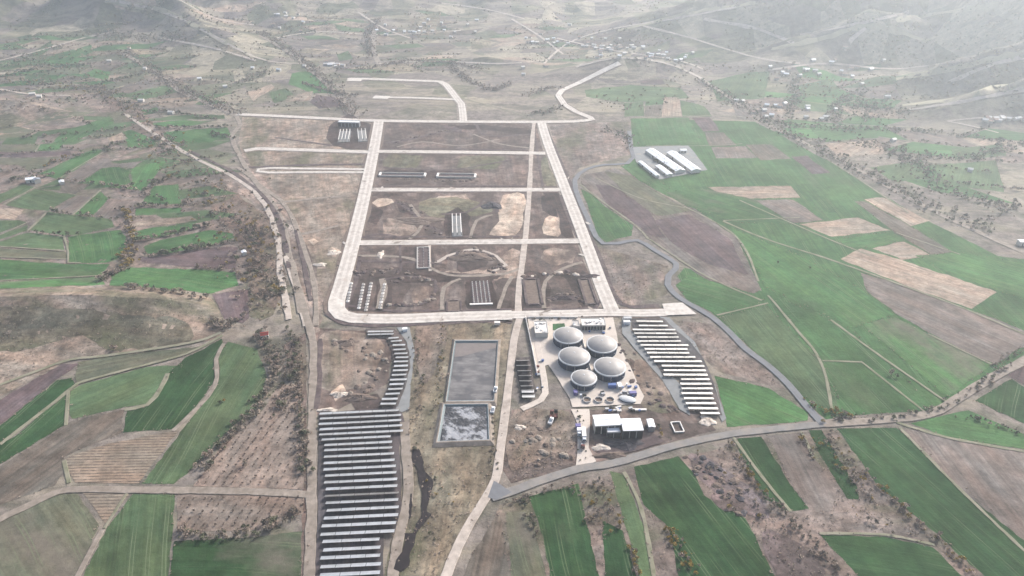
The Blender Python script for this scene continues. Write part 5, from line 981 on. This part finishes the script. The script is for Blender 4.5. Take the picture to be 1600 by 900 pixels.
def truck(label, px, py, rz, l, body, cab, z=0.55, bed='box'):
    x, y = Gz(px, py); t = thing('parked_truck', label, 'truck', (x, y, z), rz)
    MB().box((0, 0, 0.95), (l, 1.0, 0.3)).build('chassis', 'black_rubber', t)
    c = MB().box((l / 2 - 0.9, 0, 1.9), (1.8, 2.3, 1.7)).box((l / 2 - 1.05, 0, 2.95), (1.5, 2.2, 0.4), 0, 0.85).build('cab', cab, t); MB().box((l / 2 + 0.03, 0, 2.2), (0.06, 2.0, 0.8)).build('windscreen', 'glass_dark', c)
    for s in (-1, 1): MB().box((l / 2 + 0.02, s * 0.85, 1.3), (0.08, 0.3, 0.22)).build('headlight', 'white_paint', t)
    if bed == 'box': MB().box((-1.05, 0, 2.45), (l - 2.3, 2.5, 2.7)).build('cargo_box', body, t)
    else:
        b = MB().box((-1.05, 0, 1.25), (l - 2.3, 2.4, 0.2)); 
        for s in (-1, 1): b.box((-1.05, s * 1.15, 1.85), (l - 2.3, 0.1, 1.0))
        b.box((-1.05 - (l - 2.3) / 2, 0, 1.85), (0.1, 2.2, 1.0)).build('tipper_bed', body, t)
    for xx in (l / 2 - 1.1, -l / 2 + 1.2, -l / 2 + 2.4):
        for s in (-1, 1): wheel(t, xx, s * 1.0, 0.5)
truck('long white box truck parked on the yard lane below the gas plant', 912, 684, R(-92), 10.5, 'white_paint', 'white_paint'); truck('small dark pickup lorry parked nose to the white truck', 910.5, 699, R(-95), 5.5, 'steel', 'dark_red', bed='t'); truck('small white van lorry left of the long white truck', 904.5, 680, R(-90), 5.0, 'white_paint', 'white_paint')
truck('dark red tipper lorry, left one of the pair on the earth yard', 862, 652, R(85), 7.0, 'dark_red', 'dark_red', bed='t'); truck('dark red tipper lorry, right one of the pair on the earth yard', 868.5, 651, R(88), 7.0, 'dark_red', 'black_rubber', bed='t'); truck('white lorry standing below the dark red tippers', 860.5, 662, R(70), 5.5, 'white_paint', 'white_paint', bed='t')
truck('white lorry at the right edge of the large lagoon', 774, 613, R(80), 5.0, 'white_paint', 'white_paint', bed='t'); truck('white lorry beside the smaller lagoon', 770, 645, R(80), 5.0, 'white_paint', 'white_paint', bed='t')

# ================================================================ small spoil heaps on the plots, clutter in the plant yard
SH = []
for s in range(5):
    r = random.Random(s + 50); n = 12; vs = []; fs = []
    for k, (q, z) in enumerate(((1, -.1), (.75, .45), (.4, .85))):
        for i in range(n): a = 2 * math.pi * i / n; w = q * (1 + r.uniform(-.22, .22)); vs.append((w * math.cos(a), w * math.sin(a), z * (1 if k == 0 else r.uniform(.75, 1.2))))
    vs.append((0, 0, 1))
    for k in range(2): fs += [(k * n + i, k * n + (i + 1) % n, (k + 1) * n + (i + 1) % n, (k + 1) * n + i) for i in range(n)]
    fs += [(2 * n + i, 2 * n + (i + 1) % n, 3 * n) for i in range(n)]
    SH.append(MB().add(vs, fs))
HMESH = {}
r = random.Random(21)
for lab, grp, pts, n, sp, mats in (('low spoil heap in the bank across the lowest left plot', 'heaps across the lowest left plot', [(560, 428), (620, 424), (690, 432)], 26, 4, ['heap_brown', 'dark_earth']), ('low spoil heap in the rim of the oval scrape in the lowest left plot', 'heaps round the oval scrape', [(610, 440), (640, 434), (676, 440), (674, 468), (640, 478), (606, 474)], 34, 2.5, ['heap_brown', 'dirt_track', 'dark_earth']),
        ('low spoil heap on the rim of the broad dark heap below the third cross road', 'heaps round the broad dark heap', [(690, 412), (715, 396), (745, 392), (772, 402), (788, 416), (760, 428)], 30, 4, ['heap_brown', 'dark_earth']), ('low spoil heap between the two long pits', 'heaps between the long pits', [(852, 472), (870, 462), (900, 462), (905, 476)], 18, 3, ['dark_earth', 'heap_brown']), ('low spoil heap behind the long pits', 'heaps behind the long pits', [(812, 432), (850, 430), (890, 428), (930, 432)], 24, 3, ['dark_earth', 'heap_brown', 'rubble']),
        ('low spoil heap along the scar in the third plot row', 'heaps in the third plot row', [(622, 316), (645, 332), (668, 352), (695, 366)], 22, 5, ['heap_brown', 'dark_earth']), ('low spoil heap along the trenches in the second plot row', 'heaps in the second plot row', [(595, 281), (660, 282), (745, 283)], 24, 3, ['heap_brown', 'dark_earth']), ('low spoil heap along the dark scar in the first plot row', 'heaps in the first plot row', [(605, 224), (655, 214), (700, 203)], 18, 4, ['heap_brown', 'dark_earth']),
        ('low earth heap on the scraped ground left of the curved solar column', 'heaps left of the curved solar column', [(510, 535), (545, 540), (590, 560), (585, 590), (560, 610)], 34, 9, ['heap_brown', 'dirt_track']), ('low earth heap on the earth yard left of the yard lane', 'heaps on the earth yard', [(810, 690), (850, 680), (885, 700), (840, 715)], 26, 6, ['heap_brown', 'dirt_track']), ('low earth heap between the gas plant and the right-hand solar array', 'heaps right of the gas plant', [(975, 545), (1000, 590), (1030, 625), (1060, 645)], 30, 6, ['heap_brown', 'dark_earth']),
        ('low waste heap on the violet rough strip below the asphalt road', 'heaps on the violet rough strip', [(1090, 722), (1130, 755), (1165, 790)], 30, 7, ['heap_dark', 'heap_brown'])):
    W = [Gz(*p) for p in densify(pts, 4, False)]
    for k in range(n):
        x, y = r.choice(W); x += r.gauss(0, sp * .6); y += r.gauss(0, sp * .6); q = r.randrange(5); mt = r.choice(mats)
        if (q, mt) not in HMESH: HMESH[(q, mt)] = SH[q].mesh('spoil_heap'); HMESH[(q, mt)].materials.append(MATS[mt])
        o = link('spoil_heap', HMESH[(q, mt)]); s = r.uniform(.9, 2.6); o.location = (x, y, .35); o.scale = (s * r.uniform(.8, 1.5), s, s * r.uniform(.3, .6)); o.rotation_euler.z = r.uniform(0, 6); tag(o, lab, 'heap', grp)
def crate(px, py, l, w, h, rz, mat, lab):
    x, y = Gz(px, py); t = thing('equipment_crate', lab, 'crate', (x, y, .5), rz, 'equipment about the plant yard')
    MB().box((0, 0, h / 2 + .12), (l, w, h)).build('body', mat, t); MB().box((0, 0, h + .16), (l + .1, w + .1, .08)).build('lid', mat, t); MB().box((0, 0, .06), (l * .9, w * .9, .12)).build('skid', 'black_rubber', t)
for k in range(46):
    px, py = r.choice([(r.uniform(898, 990), r.uniform(614, 621)), (r.uniform(905, 958), r.uniform(513, 522)), (r.uniform(945, 1000), r.uniform(637, 644)), (r.uniform(838, 850), r.uniform(560, 612)), (r.uniform(955, 1000), r.uniform(600, 625))])
    crate(px, py, r.uniform(.9, 2.8), r.uniform(.8, 1.6), r.uniform(.7, 1.8), r.uniform(-.4, .4), r.choice(['steel', 'white_paint', 'blue_metal', 'pale_roof', 'dark_red', 'black_rubber']), 'small equipment crate lying about the gas plant yard')
# ================================================================ trees, shrubs, orchard
def leaf_cloud(seed, n, size, lobes=5, flat=0.8):
    """unit crown: leaf-sized quads spread over several lobes (radius about 0.5, standing on z = 0.15..1)"""
    r = np.random.default_rng(seed); V = []; 
    cen = np.column_stack([r.uniform(-.22, .22, lobes), r.uniform(-.22, .22, lobes), r.uniform(.42, .72, lobes)]); rad = r.uniform(.2, .32, lobes)
    for k in range(n):
        l = r.integers(lobes); d = r.normal(size=3); d /= np.linalg.norm(d); p = cen[l] + d * rad[l] * r.uniform(.55, 1.05) * np.array([1, 1, flat])
        a = r.normal(size=3); a /= np.linalg.norm(a); b = np.cross(a, r.normal(size=3)); b /= np.linalg.norm(b); s = size * r.uniform(.6, 1.3)
        V += [p - a * s - b * s * .6, p + a * s - b * s * .6, p + a * s + b * s * .6, p - a * s + b * s * .6]
    V = np.array(V); V[:, 2] = np.maximum(V[:, 2], 0.03); return V
HI = [leaf_cloud(s, 110, .075) for s in range(6)]; LO = [leaf_cloud(s + 20, 24, .14) for s in range(6)]; XLO = [leaf_cloud(s + 40, 9, .2) for s in range(6)]
def trunk_mesh(seed):
    r = random.Random(seed); m = MB(); m.lathe([(.035, -.02), (.026, .2), (.018, .45), (.006, .75)], 6)
    for k in range(5):
        a = k * 1.26 + r.uniform(-.3, .3); z = r.uniform(.2, .4); m.bar((0, 0, z), (.26 * math.cos(a), .26 * math.sin(a), z + r.uniform(.2, .35)), .016)
    me = m.mesh('trunk'); me.materials.append(MATS['bark']); return me
TRUNKS = [trunk_mesh(s) for s in range(3)]
KIND = {'bare': ('twigs', 'bare_tree'), 'olive': ('olive_leaves', 'green_bush'), 'yellow': ('yellow_leaves', 'autumn_tree'), 'orchard': ('orchard_twigs', 'orchard_tree')}
CROWN = {}
def crown_mesh(kind, i):
    if (kind, i) not in CROWN:
        V = HI[i]; me = quad_mesh('crown', V, np.arange(len(V)).reshape(-1, 4)); me.materials.append(MATS[KIND[kind][0]]); CROWN[(kind, i)] = me
    return CROWN[(kind, i)]
PLANTS = {k: [] for k in KIND}
vr = random.Random(99)
def plant(kind, x, y, s, w, label, group): PLANTS[kind].append((x, y, s, w, label, group))
def hedge(pts, width, gap, size, mixk, label, group, px=True):
    W = [G(*p) for p in densify(pts, 10, False)] if px else densify(pts, 10, False)
    for (x0, y0), (x1, y1) in zip(W[:-1], W[1:]):
        l = math.hypot(x1 - x0, y1 - y0); n = l / gap * 1.5; n = int(n) + (vr.random() < n - int(n))
        for _ in range(n):
            t = vr.random(); s = size[0] * .7 + (size[1] * 1.25 - size[0] * .7) * vr.random() ** 2.0; k = vr.choice(mixk)
            plant(k, x0 + (x1 - x0) * t + vr.gauss(0, width / 2.4), y0 + (y1 - y0) * t + vr.gauss(0, width / 2.4), s, s * vr.uniform(.8, 1.3), label, group)
B, O, Y = 'bare', 'olive', 'yellow'
BELT = ('leafless grey tree in the belt along the dry river', 'river belt trees')
for pts, w, gap in (([(140, 135), (175, 150), (195, 165), (225, 190), (250, 215), (275, 240)], 26, 2.0), ([(250, 215), (280, 250), (320, 285), (345, 310), (385, 335), (410, 365)], 40, 1.9), ([(405, 345), (422, 390), (432, 430), (428, 470), (415, 490)], 24, 1.6), ([(300, 300), (340, 340), (365, 380), (385, 420)], 26, 2.2), ([(380, 340), (395, 400), (400, 440), (410, 480)], 16, 1.6), ([(0, 130), (60, 132), (140, 140), (170, 150)], 22, 2.2)):
    hedge(pts, w, gap * .75, (1.5, 4.6), [B, B, B, B, B, Y, O], *BELT)
LOWB = ('brown bush in the thicket between the green fields and the dirt road', 'thicket bushes')
for pts, w, gap in (([(425, 540), (440, 570), (450, 600), (445, 640)], 10, .9), ([(405, 520), (430, 560), (425, 600), (400, 640), (375, 665), (350, 690), (310, 735)], 6, .9), ([(460, 560), (468, 620), (474, 680), (475, 740)], 5, 1.0), ([(280, 832), (330, 838), (400, 832), (440, 815), (474, 800)], 5, 1.1), ([(455, 520), (462, 545), (470, 580)], 8, 1.3)):
    hedge(pts, w, gap, (1.6, 4.0), [B, B, B, O], *LOWB)
HG = ('bare hedgerow tree on a boundary between the left-hand fields', 'left hedgerow trees')
for pts, w, gap, mk in (([(200, 328), (205, 350), (203, 375), (205, 395), (195, 410)], 8, 1.6, [B, B, Y]), ([(188, 400), (200, 405), (205, 412), (190, 420)], 7, .9, [Y, Y, Y, B]), ([(155, 442), (175, 430), (200, 418)], 6, 1.0, [B, O]), ([(230, 400), (290, 393), (345, 382), (370, 378)], 4, 1.8, [B, O]), ([(205, 378), (250, 372), (305, 358), (330, 352)], 4, 1.7, [B, O]),
        ([(215, 322), (285, 323)], 4, 1.8, [O, B]), ([(225, 300), (250, 285), (280, 270)], 5, 1.6, [B, O]), ([(165, 235), (170, 228), (200, 222)], 5, 1.8, [B, O]), ([(70, 262), (90, 250), (110, 244)], 4, 2.5, [B, Y]), ([(20, 285), (40, 274), (70, 270)], 5, 2, [B, O]), ([(95, 281), (150, 287), (225, 300)], 3, 3, [B]), ([(75, 331), (145, 340), (190, 343)], 2.5, 4, [B, O]),
        ([(40, 362), (100, 369), (130, 367)], 2, 5, [O]), ([(0, 122), (70, 105), (150, 100)], 5, 2.5, [B, O]), ([(220, 178), (260, 175), (340, 188)], 4, 2.2, [B, O]), ([(250, 201), (320, 200), (360, 198)], 4, 2.2, [O, B]), ([(330, 214), (345, 212)], 5, 1.2, [O]), ([(160, 130), (230, 115)], 4, 2, [B, O]), ([(300, 418), (368, 424), (385, 440)], 3, 2.4, [B]), ([(200, 450), (280, 458), (325, 468)], 5, 1.8, [B]), ([(330, 500), (350, 510), (380, 500)], 8, 1.3, [B])):
    hedge(pts, w, gap, (2.0, 5.0), mk, *HG)
HY = ('yellow-brown bush in a strip between the lower right green fields', 'lower right field-edge bushes')
for pts, w, gap, mk in (([(1045, 825), (1060, 855), (1085, 895)], 6, .8, [Y, Y, B]), ([(910, 760), (925, 790), (935, 830)], 9, .9, [B, B, Y]), ([(935, 745), (945, 770), (955, 800), (970, 825)], 5, 1.0, [Y, B, B]), ([(985, 850), (995, 880), (998, 900)], 3, 1.2, [Y, B]), ([(1140, 690), (1160, 725), (1190, 770), (1225, 800)], 4, .9, [Y, B, B]), ([(1225, 800), (1250, 830), (1290, 870), (1320, 900)], 5, 1.0, [B]),
        ([(1290, 685), (1315, 720), (1340, 755), (1362, 775)], 8, .7, [Y, B, B]), ([(1345, 735), (1385, 775), (1430, 815), (1470, 850), (1510, 890)], 4, .9, [B, B, Y]), ([(1262, 628), (1272, 636), (1285, 642), (1330, 650)], 4, .9, [Y, Y, B]), ([(1300, 655), (1400, 652), (1470, 640), (1520, 608), (1580, 570)], 4, 1.6, [B, B, O]), ([(1500, 650), (1560, 665), (1620, 690)], 4, 1.6, [B, O]),
        ([(1250, 676), (1270, 716)], 3, 1.2, [B, Y]), ([(815, 775), (825, 800), (840, 840)], 4, 1.4, [B, O]), ([(1545, 575), (1600, 545)], 6, 1.5, [B]), ([(790, 785), (900, 757)], 3, 1.8, [B]), ([(1100, 720), (1150, 760), (1200, 820), (1240, 870)], 16, 1.6, [B, B, B, Y]), ([(1320, 800), (1400, 820), (1450, 835)], 12, 2, [B, B, Y])):
    hedge(pts, w, gap, (1.0, 2.8), mk, *HY)
TV = ('grey-brown bush in the rough strips of the estate and plant', 'estate bushes')
for pts, w, gap, mk in (([(650, 530), (655, 580), (648, 640), (650, 690)], 7, 1.6, [B, O]), ([(690, 510), (690, 560), (680, 640)], 6, 2.0, [B, O, Y]), ([(680, 720), (690, 780), (670, 860)], 12, 2.2, [B, O, Y]), ([(765, 640), (772, 690), (765, 740)], 5, 2.2, [O, B]), ([(905, 640), (910, 690), (905, 720)], 3, 2.5, [O]), ([(826, 500), (900, 500)], 1.5, 2.2, [O, B]), ([(905, 497), (950, 496)], 2, 2, [B]), ([(1025, 665), (1045, 690)], 6, 1.6, [O, Y]), ([(1020, 248), (1035, 258), (1055, 270)], 5, 1.3, [O]), ([(880, 165), (860, 175), (830, 180)], 10, 2, [B, O]), ([(940, 200), (975, 215), (985, 230)], 12, 2.2, [B, O]),
        ([(820, 150), (850, 140), (880, 135)], 12, 2.2, [B]), ([(1090, 125), (1150, 160), (1200, 190)], 14, 1.8, [B, O]), ([(1200, 192), (1300, 245), (1430, 310), (1540, 360)], 18, 1.6, [B, B, O]), ([(1340, 220), (1400, 235), (1440, 262), (1480, 300), (1560, 320), (1600, 330)], 20, 1.3, [B, B, O]), ([(1420, 245), (1520, 248), (1600, 225)], 12, 1.6, [O, B]), ([(1180, 190), (1300, 200), (1440, 205), (1600, 225)], 10, 1.8, [B, O]),
        ([(1230, 180), (1245, 150), (1240, 120)], 14, 1.5, [O, B]), ([(1300, 190), (1310, 160), (1350, 140)], 14, 1.5, [B, O]), ([(1360, 190), (1340, 160), (1420, 180)], 22, 1.1, [B, O]), ([(405, 50), (470, 92), (520, 138), (555, 182)], 14, 1.6, [B]), ([(195, 80), (280, 138), (372, 178)], 16, 1.6, [B]), ([(380, 130), (400, 120), (420, 110)], 14, 2, [B, O]), ([(560, 110), (640, 95), (700, 98), (760, 110)], 8, 2, [B]), ([(700, 100), (730, 125), (770, 142), (800, 130)], 10, 1.5, [B]), ([(150, 45), (200, 58), (280, 62)], 26, 1.3, [B, O]), ([(470, 130), (520, 145), (560, 150)], 4, 2, [B]), ([(580, 90), (575, 60), (590, 30)], 12, 1.6, [B])):
    hedge(pts, w * (1.25 if pts[0][1] < 400 else 1), gap / (1.9 if pts[0][1] < 400 else 1), (1.4, 4.4) if pts[0][1] < 400 else (0.8, 2.2), mk, *TV)
for W, d in HEDGES_W: hedge(W, 4, 2.6 / d, (1.4, 4.2), [B, B, O], 'bare hedgerow tree on the far slopes', 'far hedgerow trees', px=False)
# open scrub on the far slopes
sr = random.Random(12); LONE = []
for _ in range(7000):
    px = sr.uniform(-40, 1640); py = sr.uniform(-5, 130) if sr.random() < .8 else sr.uniform(130, 175)
    if 540 < px < 930 and py > 115: continue
    x, y = G(px, py)
    if float(vnoise(x / 90, y / 90, 77)) < 0.45: continue
    s = sr.uniform(1.2, 4.5); plant(sr.choice([B, B, O]), x, y, s, s * 1.2, 'bare hedgerow tree on the far slopes', 'far hedgerow trees')
# lone trees in the plain
for px, py, k, s, lab in ((1393, 586, B, 5.0, 'largest lone bush in the big green field above the dirt road'), (1401, 590, O, 3.5, 'small dark bush touching the largest lone bush in the green field'), (350, 628, Y, 3.0, 'yellow bush alone in the curved olive field left of the orchard'), (344, 631, O, 3.0, 'dark bush beside the yellow one in the curved olive field'),
        (1215, 412, O, 3, 'left one of two lone bushes in the bright green plain'), (1265, 420, O, 2.5, 'right one of two lone bushes in the bright green plain'), (385, 727, B, 4.5, 'tall lone tree standing inside the upper orchard'), (360, 682, B, 3.5, 'lone grey bush at the upper left edge of the orchard'), (181, 548, B, 5, 'large grey bush below the dry hillock'),
        (176, 545, B, 4, 'grey bush left of the large one below the dry hillock'), (1285, 661, Y, 3, 'yellow bush in the fork where the asphalt road meets the dirt road'), (1490, 333, O, 3, 'right one of two dark bushes on the rough right-hand slope'), (1475, 335, O, 3, 'left one of two dark bushes on the rough right-hand slope')):
    x, y = G(px, py); LONE.append((k, x, y, s, lab))
# orchard rows
def in_poly(px, py, poly):
    c = False; n = len(poly)
    for i in range(n):
        x0, y0 = poly[i]; x1, y1 = poly[(i + 1) % n]
        if (y0 > py) != (y1 > py) and px < (x1 - x0) * (py - y0) / (y1 - y0) + x0: c = not c
    return c
for poly in (OR1, OR2):
    x0, y0 = Gz(min(p[0] for p in poly), max(p[1] for p in poly)); x1, y1 = Gz(max(p[0] for p in poly) + 30, min(p[1] for p in poly))
    yy = y0
    while yy < y1:
        xx = -270 + vr.uniform(0, .5)
        while xx < -100:
            x = xx + (yy - y0) * 0.18 + vr.gauss(0, .35); y = yy + vr.gauss(0, .35); p = to_px(x, y)
            if in_poly(p[0], p[1], poly) and vr.random() < .93: s = vr.uniform(1.0, 1.7); plant('orchard', x, y, s, s * vr.uniform(.9, 1.3), 'small bare orchard tree in the planted rows on tan soil', 'orchard trees')
            xx += 5.2
        yy += 4.6
def merged(name, items, kind, seed, LO=LO):
    V = []; r = np.random.default_rng(seed)
    X = np.array([i[0] for i in items]); Yy = np.array([i[1] for i in items]); Z = hf(X, Yy)
    for (x, y, s, w, *_), z in zip(items, Z):
        v = LO[r.integers(6)]; a = r.uniform(0, 6.28); c, sn = math.cos(a), math.sin(a)
        V.append(np.column_stack([(v[:, 0] * c - v[:, 1] * sn) * w + x, (v[:, 0] * sn + v[:, 1] * c) * w + y, v[:, 2] * s + z + 0.1]))
    V = np.concatenate(V); me = quad_mesh(name, V, np.arange(len(V)).reshape(-1, 4)); me.materials.append(MATS[KIND[kind][0]])
    o = link(name, me); o['kind'] = 'stuff'; return o
NST = 0
for kind, items in PLANTS.items():
    items.sort(key=lambda i: -i[2] / math.hypot(i[0], i[1], 300))
    items = [i for i in items if -60 < to_px(i[0], i[1])[0] < 1660 and -40 < to_px(i[0], i[1])[1] < 940]
    for n, (x, y, s, w, label, group) in enumerate(items[:300]):
        t = thing(KIND[kind][1], label.replace('bare ', 'leafy ').replace('leafless grey', 'leafy olive').replace('grey-brown bush', 'olive green bush').replace('brown bush in the thicket', 'olive green bush in the thicket').replace('yellow-olive', 'olive').replace('yellow-brown', 'olive').replace('grey-brown bush', 'olive green bush') if kind == 'olive' else (label.replace('yellow-brown', 'yellow').replace('bare ', 'yellow ').replace('grey-brown', 'yellow').replace(' brown bush', ' yellow bush').replace('leafless grey', 'yellow') if kind == 'yellow' else label), 'tree' if 'tree' in label else 'bush', (x, y, float(hf(x, y)) + 0.1), vr.uniform(0, 6.28), group + ', ' + kind)
        c = link('crown', crown_mesh(kind, n % 6), t); c.scale = (w, w, s); k = link('trunk', TRUNKS[n % 3], t); k.scale = (w, w, s)
    if len(items) > 300: merged({'bare': 'bare_scrub', 'olive': 'green_scrub', 'yellow': 'autumn_scrub', 'orchard': 'orchard_rows'}[kind], items[300:], kind, 3); NST += len(items) - 300
for n, (kind, x, y, s, lab) in enumerate(LONE):
    t = thing(KIND[kind][1], lab, 'tree' if 'tree' in lab else 'bush', (x, y, float(hf(x, y)) + 0.1), n * 1.3)
    for nm, me in (('crown', crown_mesh(kind, n % 6)), ('trunk', TRUNKS[n % 3])): c = link(nm, me, t); c.scale = (s, s, s)
# dry tufts over the rough ground
TUFT = []
for poly, cnt in (([(780, 790), (1000, 728), (1200, 685), (1300, 670), (1560, 900), (740, 900)], 1500), ([(640, 505), (800, 500), (790, 640), (775, 750), (690, 900), (600, 900), (640, 700)], 900), ([(440, 520), (484, 520), (484, 900), (470, 900)], 300), ([(380, 183), (590, 191), (512, 492), (478, 490), (395, 275)], 900), ([(855, 195), (985, 190), (990, 240), (905, 262), (930, 385), (1045, 415), (985, 480), (955, 470)], 900), ([(-20, 455), (240, 455), (350, 500), (200, 555), (110, 562), (0, 620)], 900), ([(1050, 500), (1110, 505), (1225, 608), (1100, 560)], 300), ([(800, 640), (900, 640), (900, 720), (800, 755)], 350), ([(330, 250), (420, 360), (440, 460), (400, 500), (380, 430), (300, 300)], 700)):
    xs_ = [p[0] for p in poly]; ys_ = [p[1] for p in poly]; n = 0
    while n < cnt:
        px, py = sr.uniform(min(xs_), max(xs_)), sr.uniform(min(ys_), max(ys_))
        if not in_poly(px, py, poly): continue
        n += 1
        if any(in_poly(px, py, q) for _, q in F if q[0][1] > 440 and len(q) < 20): continue
        x, y = G(px, py); s = sr.uniform(.3, .9); TUFT.append((x, y, s, s * sr.uniform(1.2, 2.4)))
for c, q in F:
    if min(p[1] for p in q) < 180: continue
    W = wpoly(q, 0.6, 12)
    for (x0, y0), (x1, y1) in zip(W, W[1:] + W[:1]):
        l = math.hypot(x1 - x0, y1 - y0)
        for _ in range(int(l / 2.2)):
            if sr.random() < .35: continue
            t = sr.random(); s = sr.uniform(.25, .8); TUFT.append((x0 + (x1 - x0) * t + sr.gauss(0, .7), y0 + (y1 - y0) * t + sr.gauss(0, .7), s, s * sr.uniform(1.3, 2.6)))
merged('dry_tufts', TUFT, 'bare', 8, XLO)
print('plants', {k: len(v) for k, v in PLANTS.items()})
# ================================================================ haze
hm = bpy.data.materials.new('haze'); hm.use_nodes = True; nt = hm.node_tree; nt.nodes.clear()
pv = nt.nodes.new('ShaderNodeVolumePrincipled'); ou = nt.nodes.new('ShaderNodeOutputMaterial'); nt.links.new(pv.outputs[0], ou.inputs['Volume'])
pv.inputs['Color'].default_value = (0.82, 0.91, 1.0, 1); pv.inputs['Density'].default_value = HAZE_DENSITY; pv.inputs['Anisotropy'].default_value = 0.6
MATS['haze'] = hm
top = max(CAM_H, float(HF.max())) + 15
o = MB().box((0, (YS[0] + YS[-1]) / 2, top / 2 - 0.75), (XS[-1] * 2 + 200, YS[-1] - YS[0] + 200, top + 1.5)).build('haze', 'haze'); o['kind'] = 'stuff'
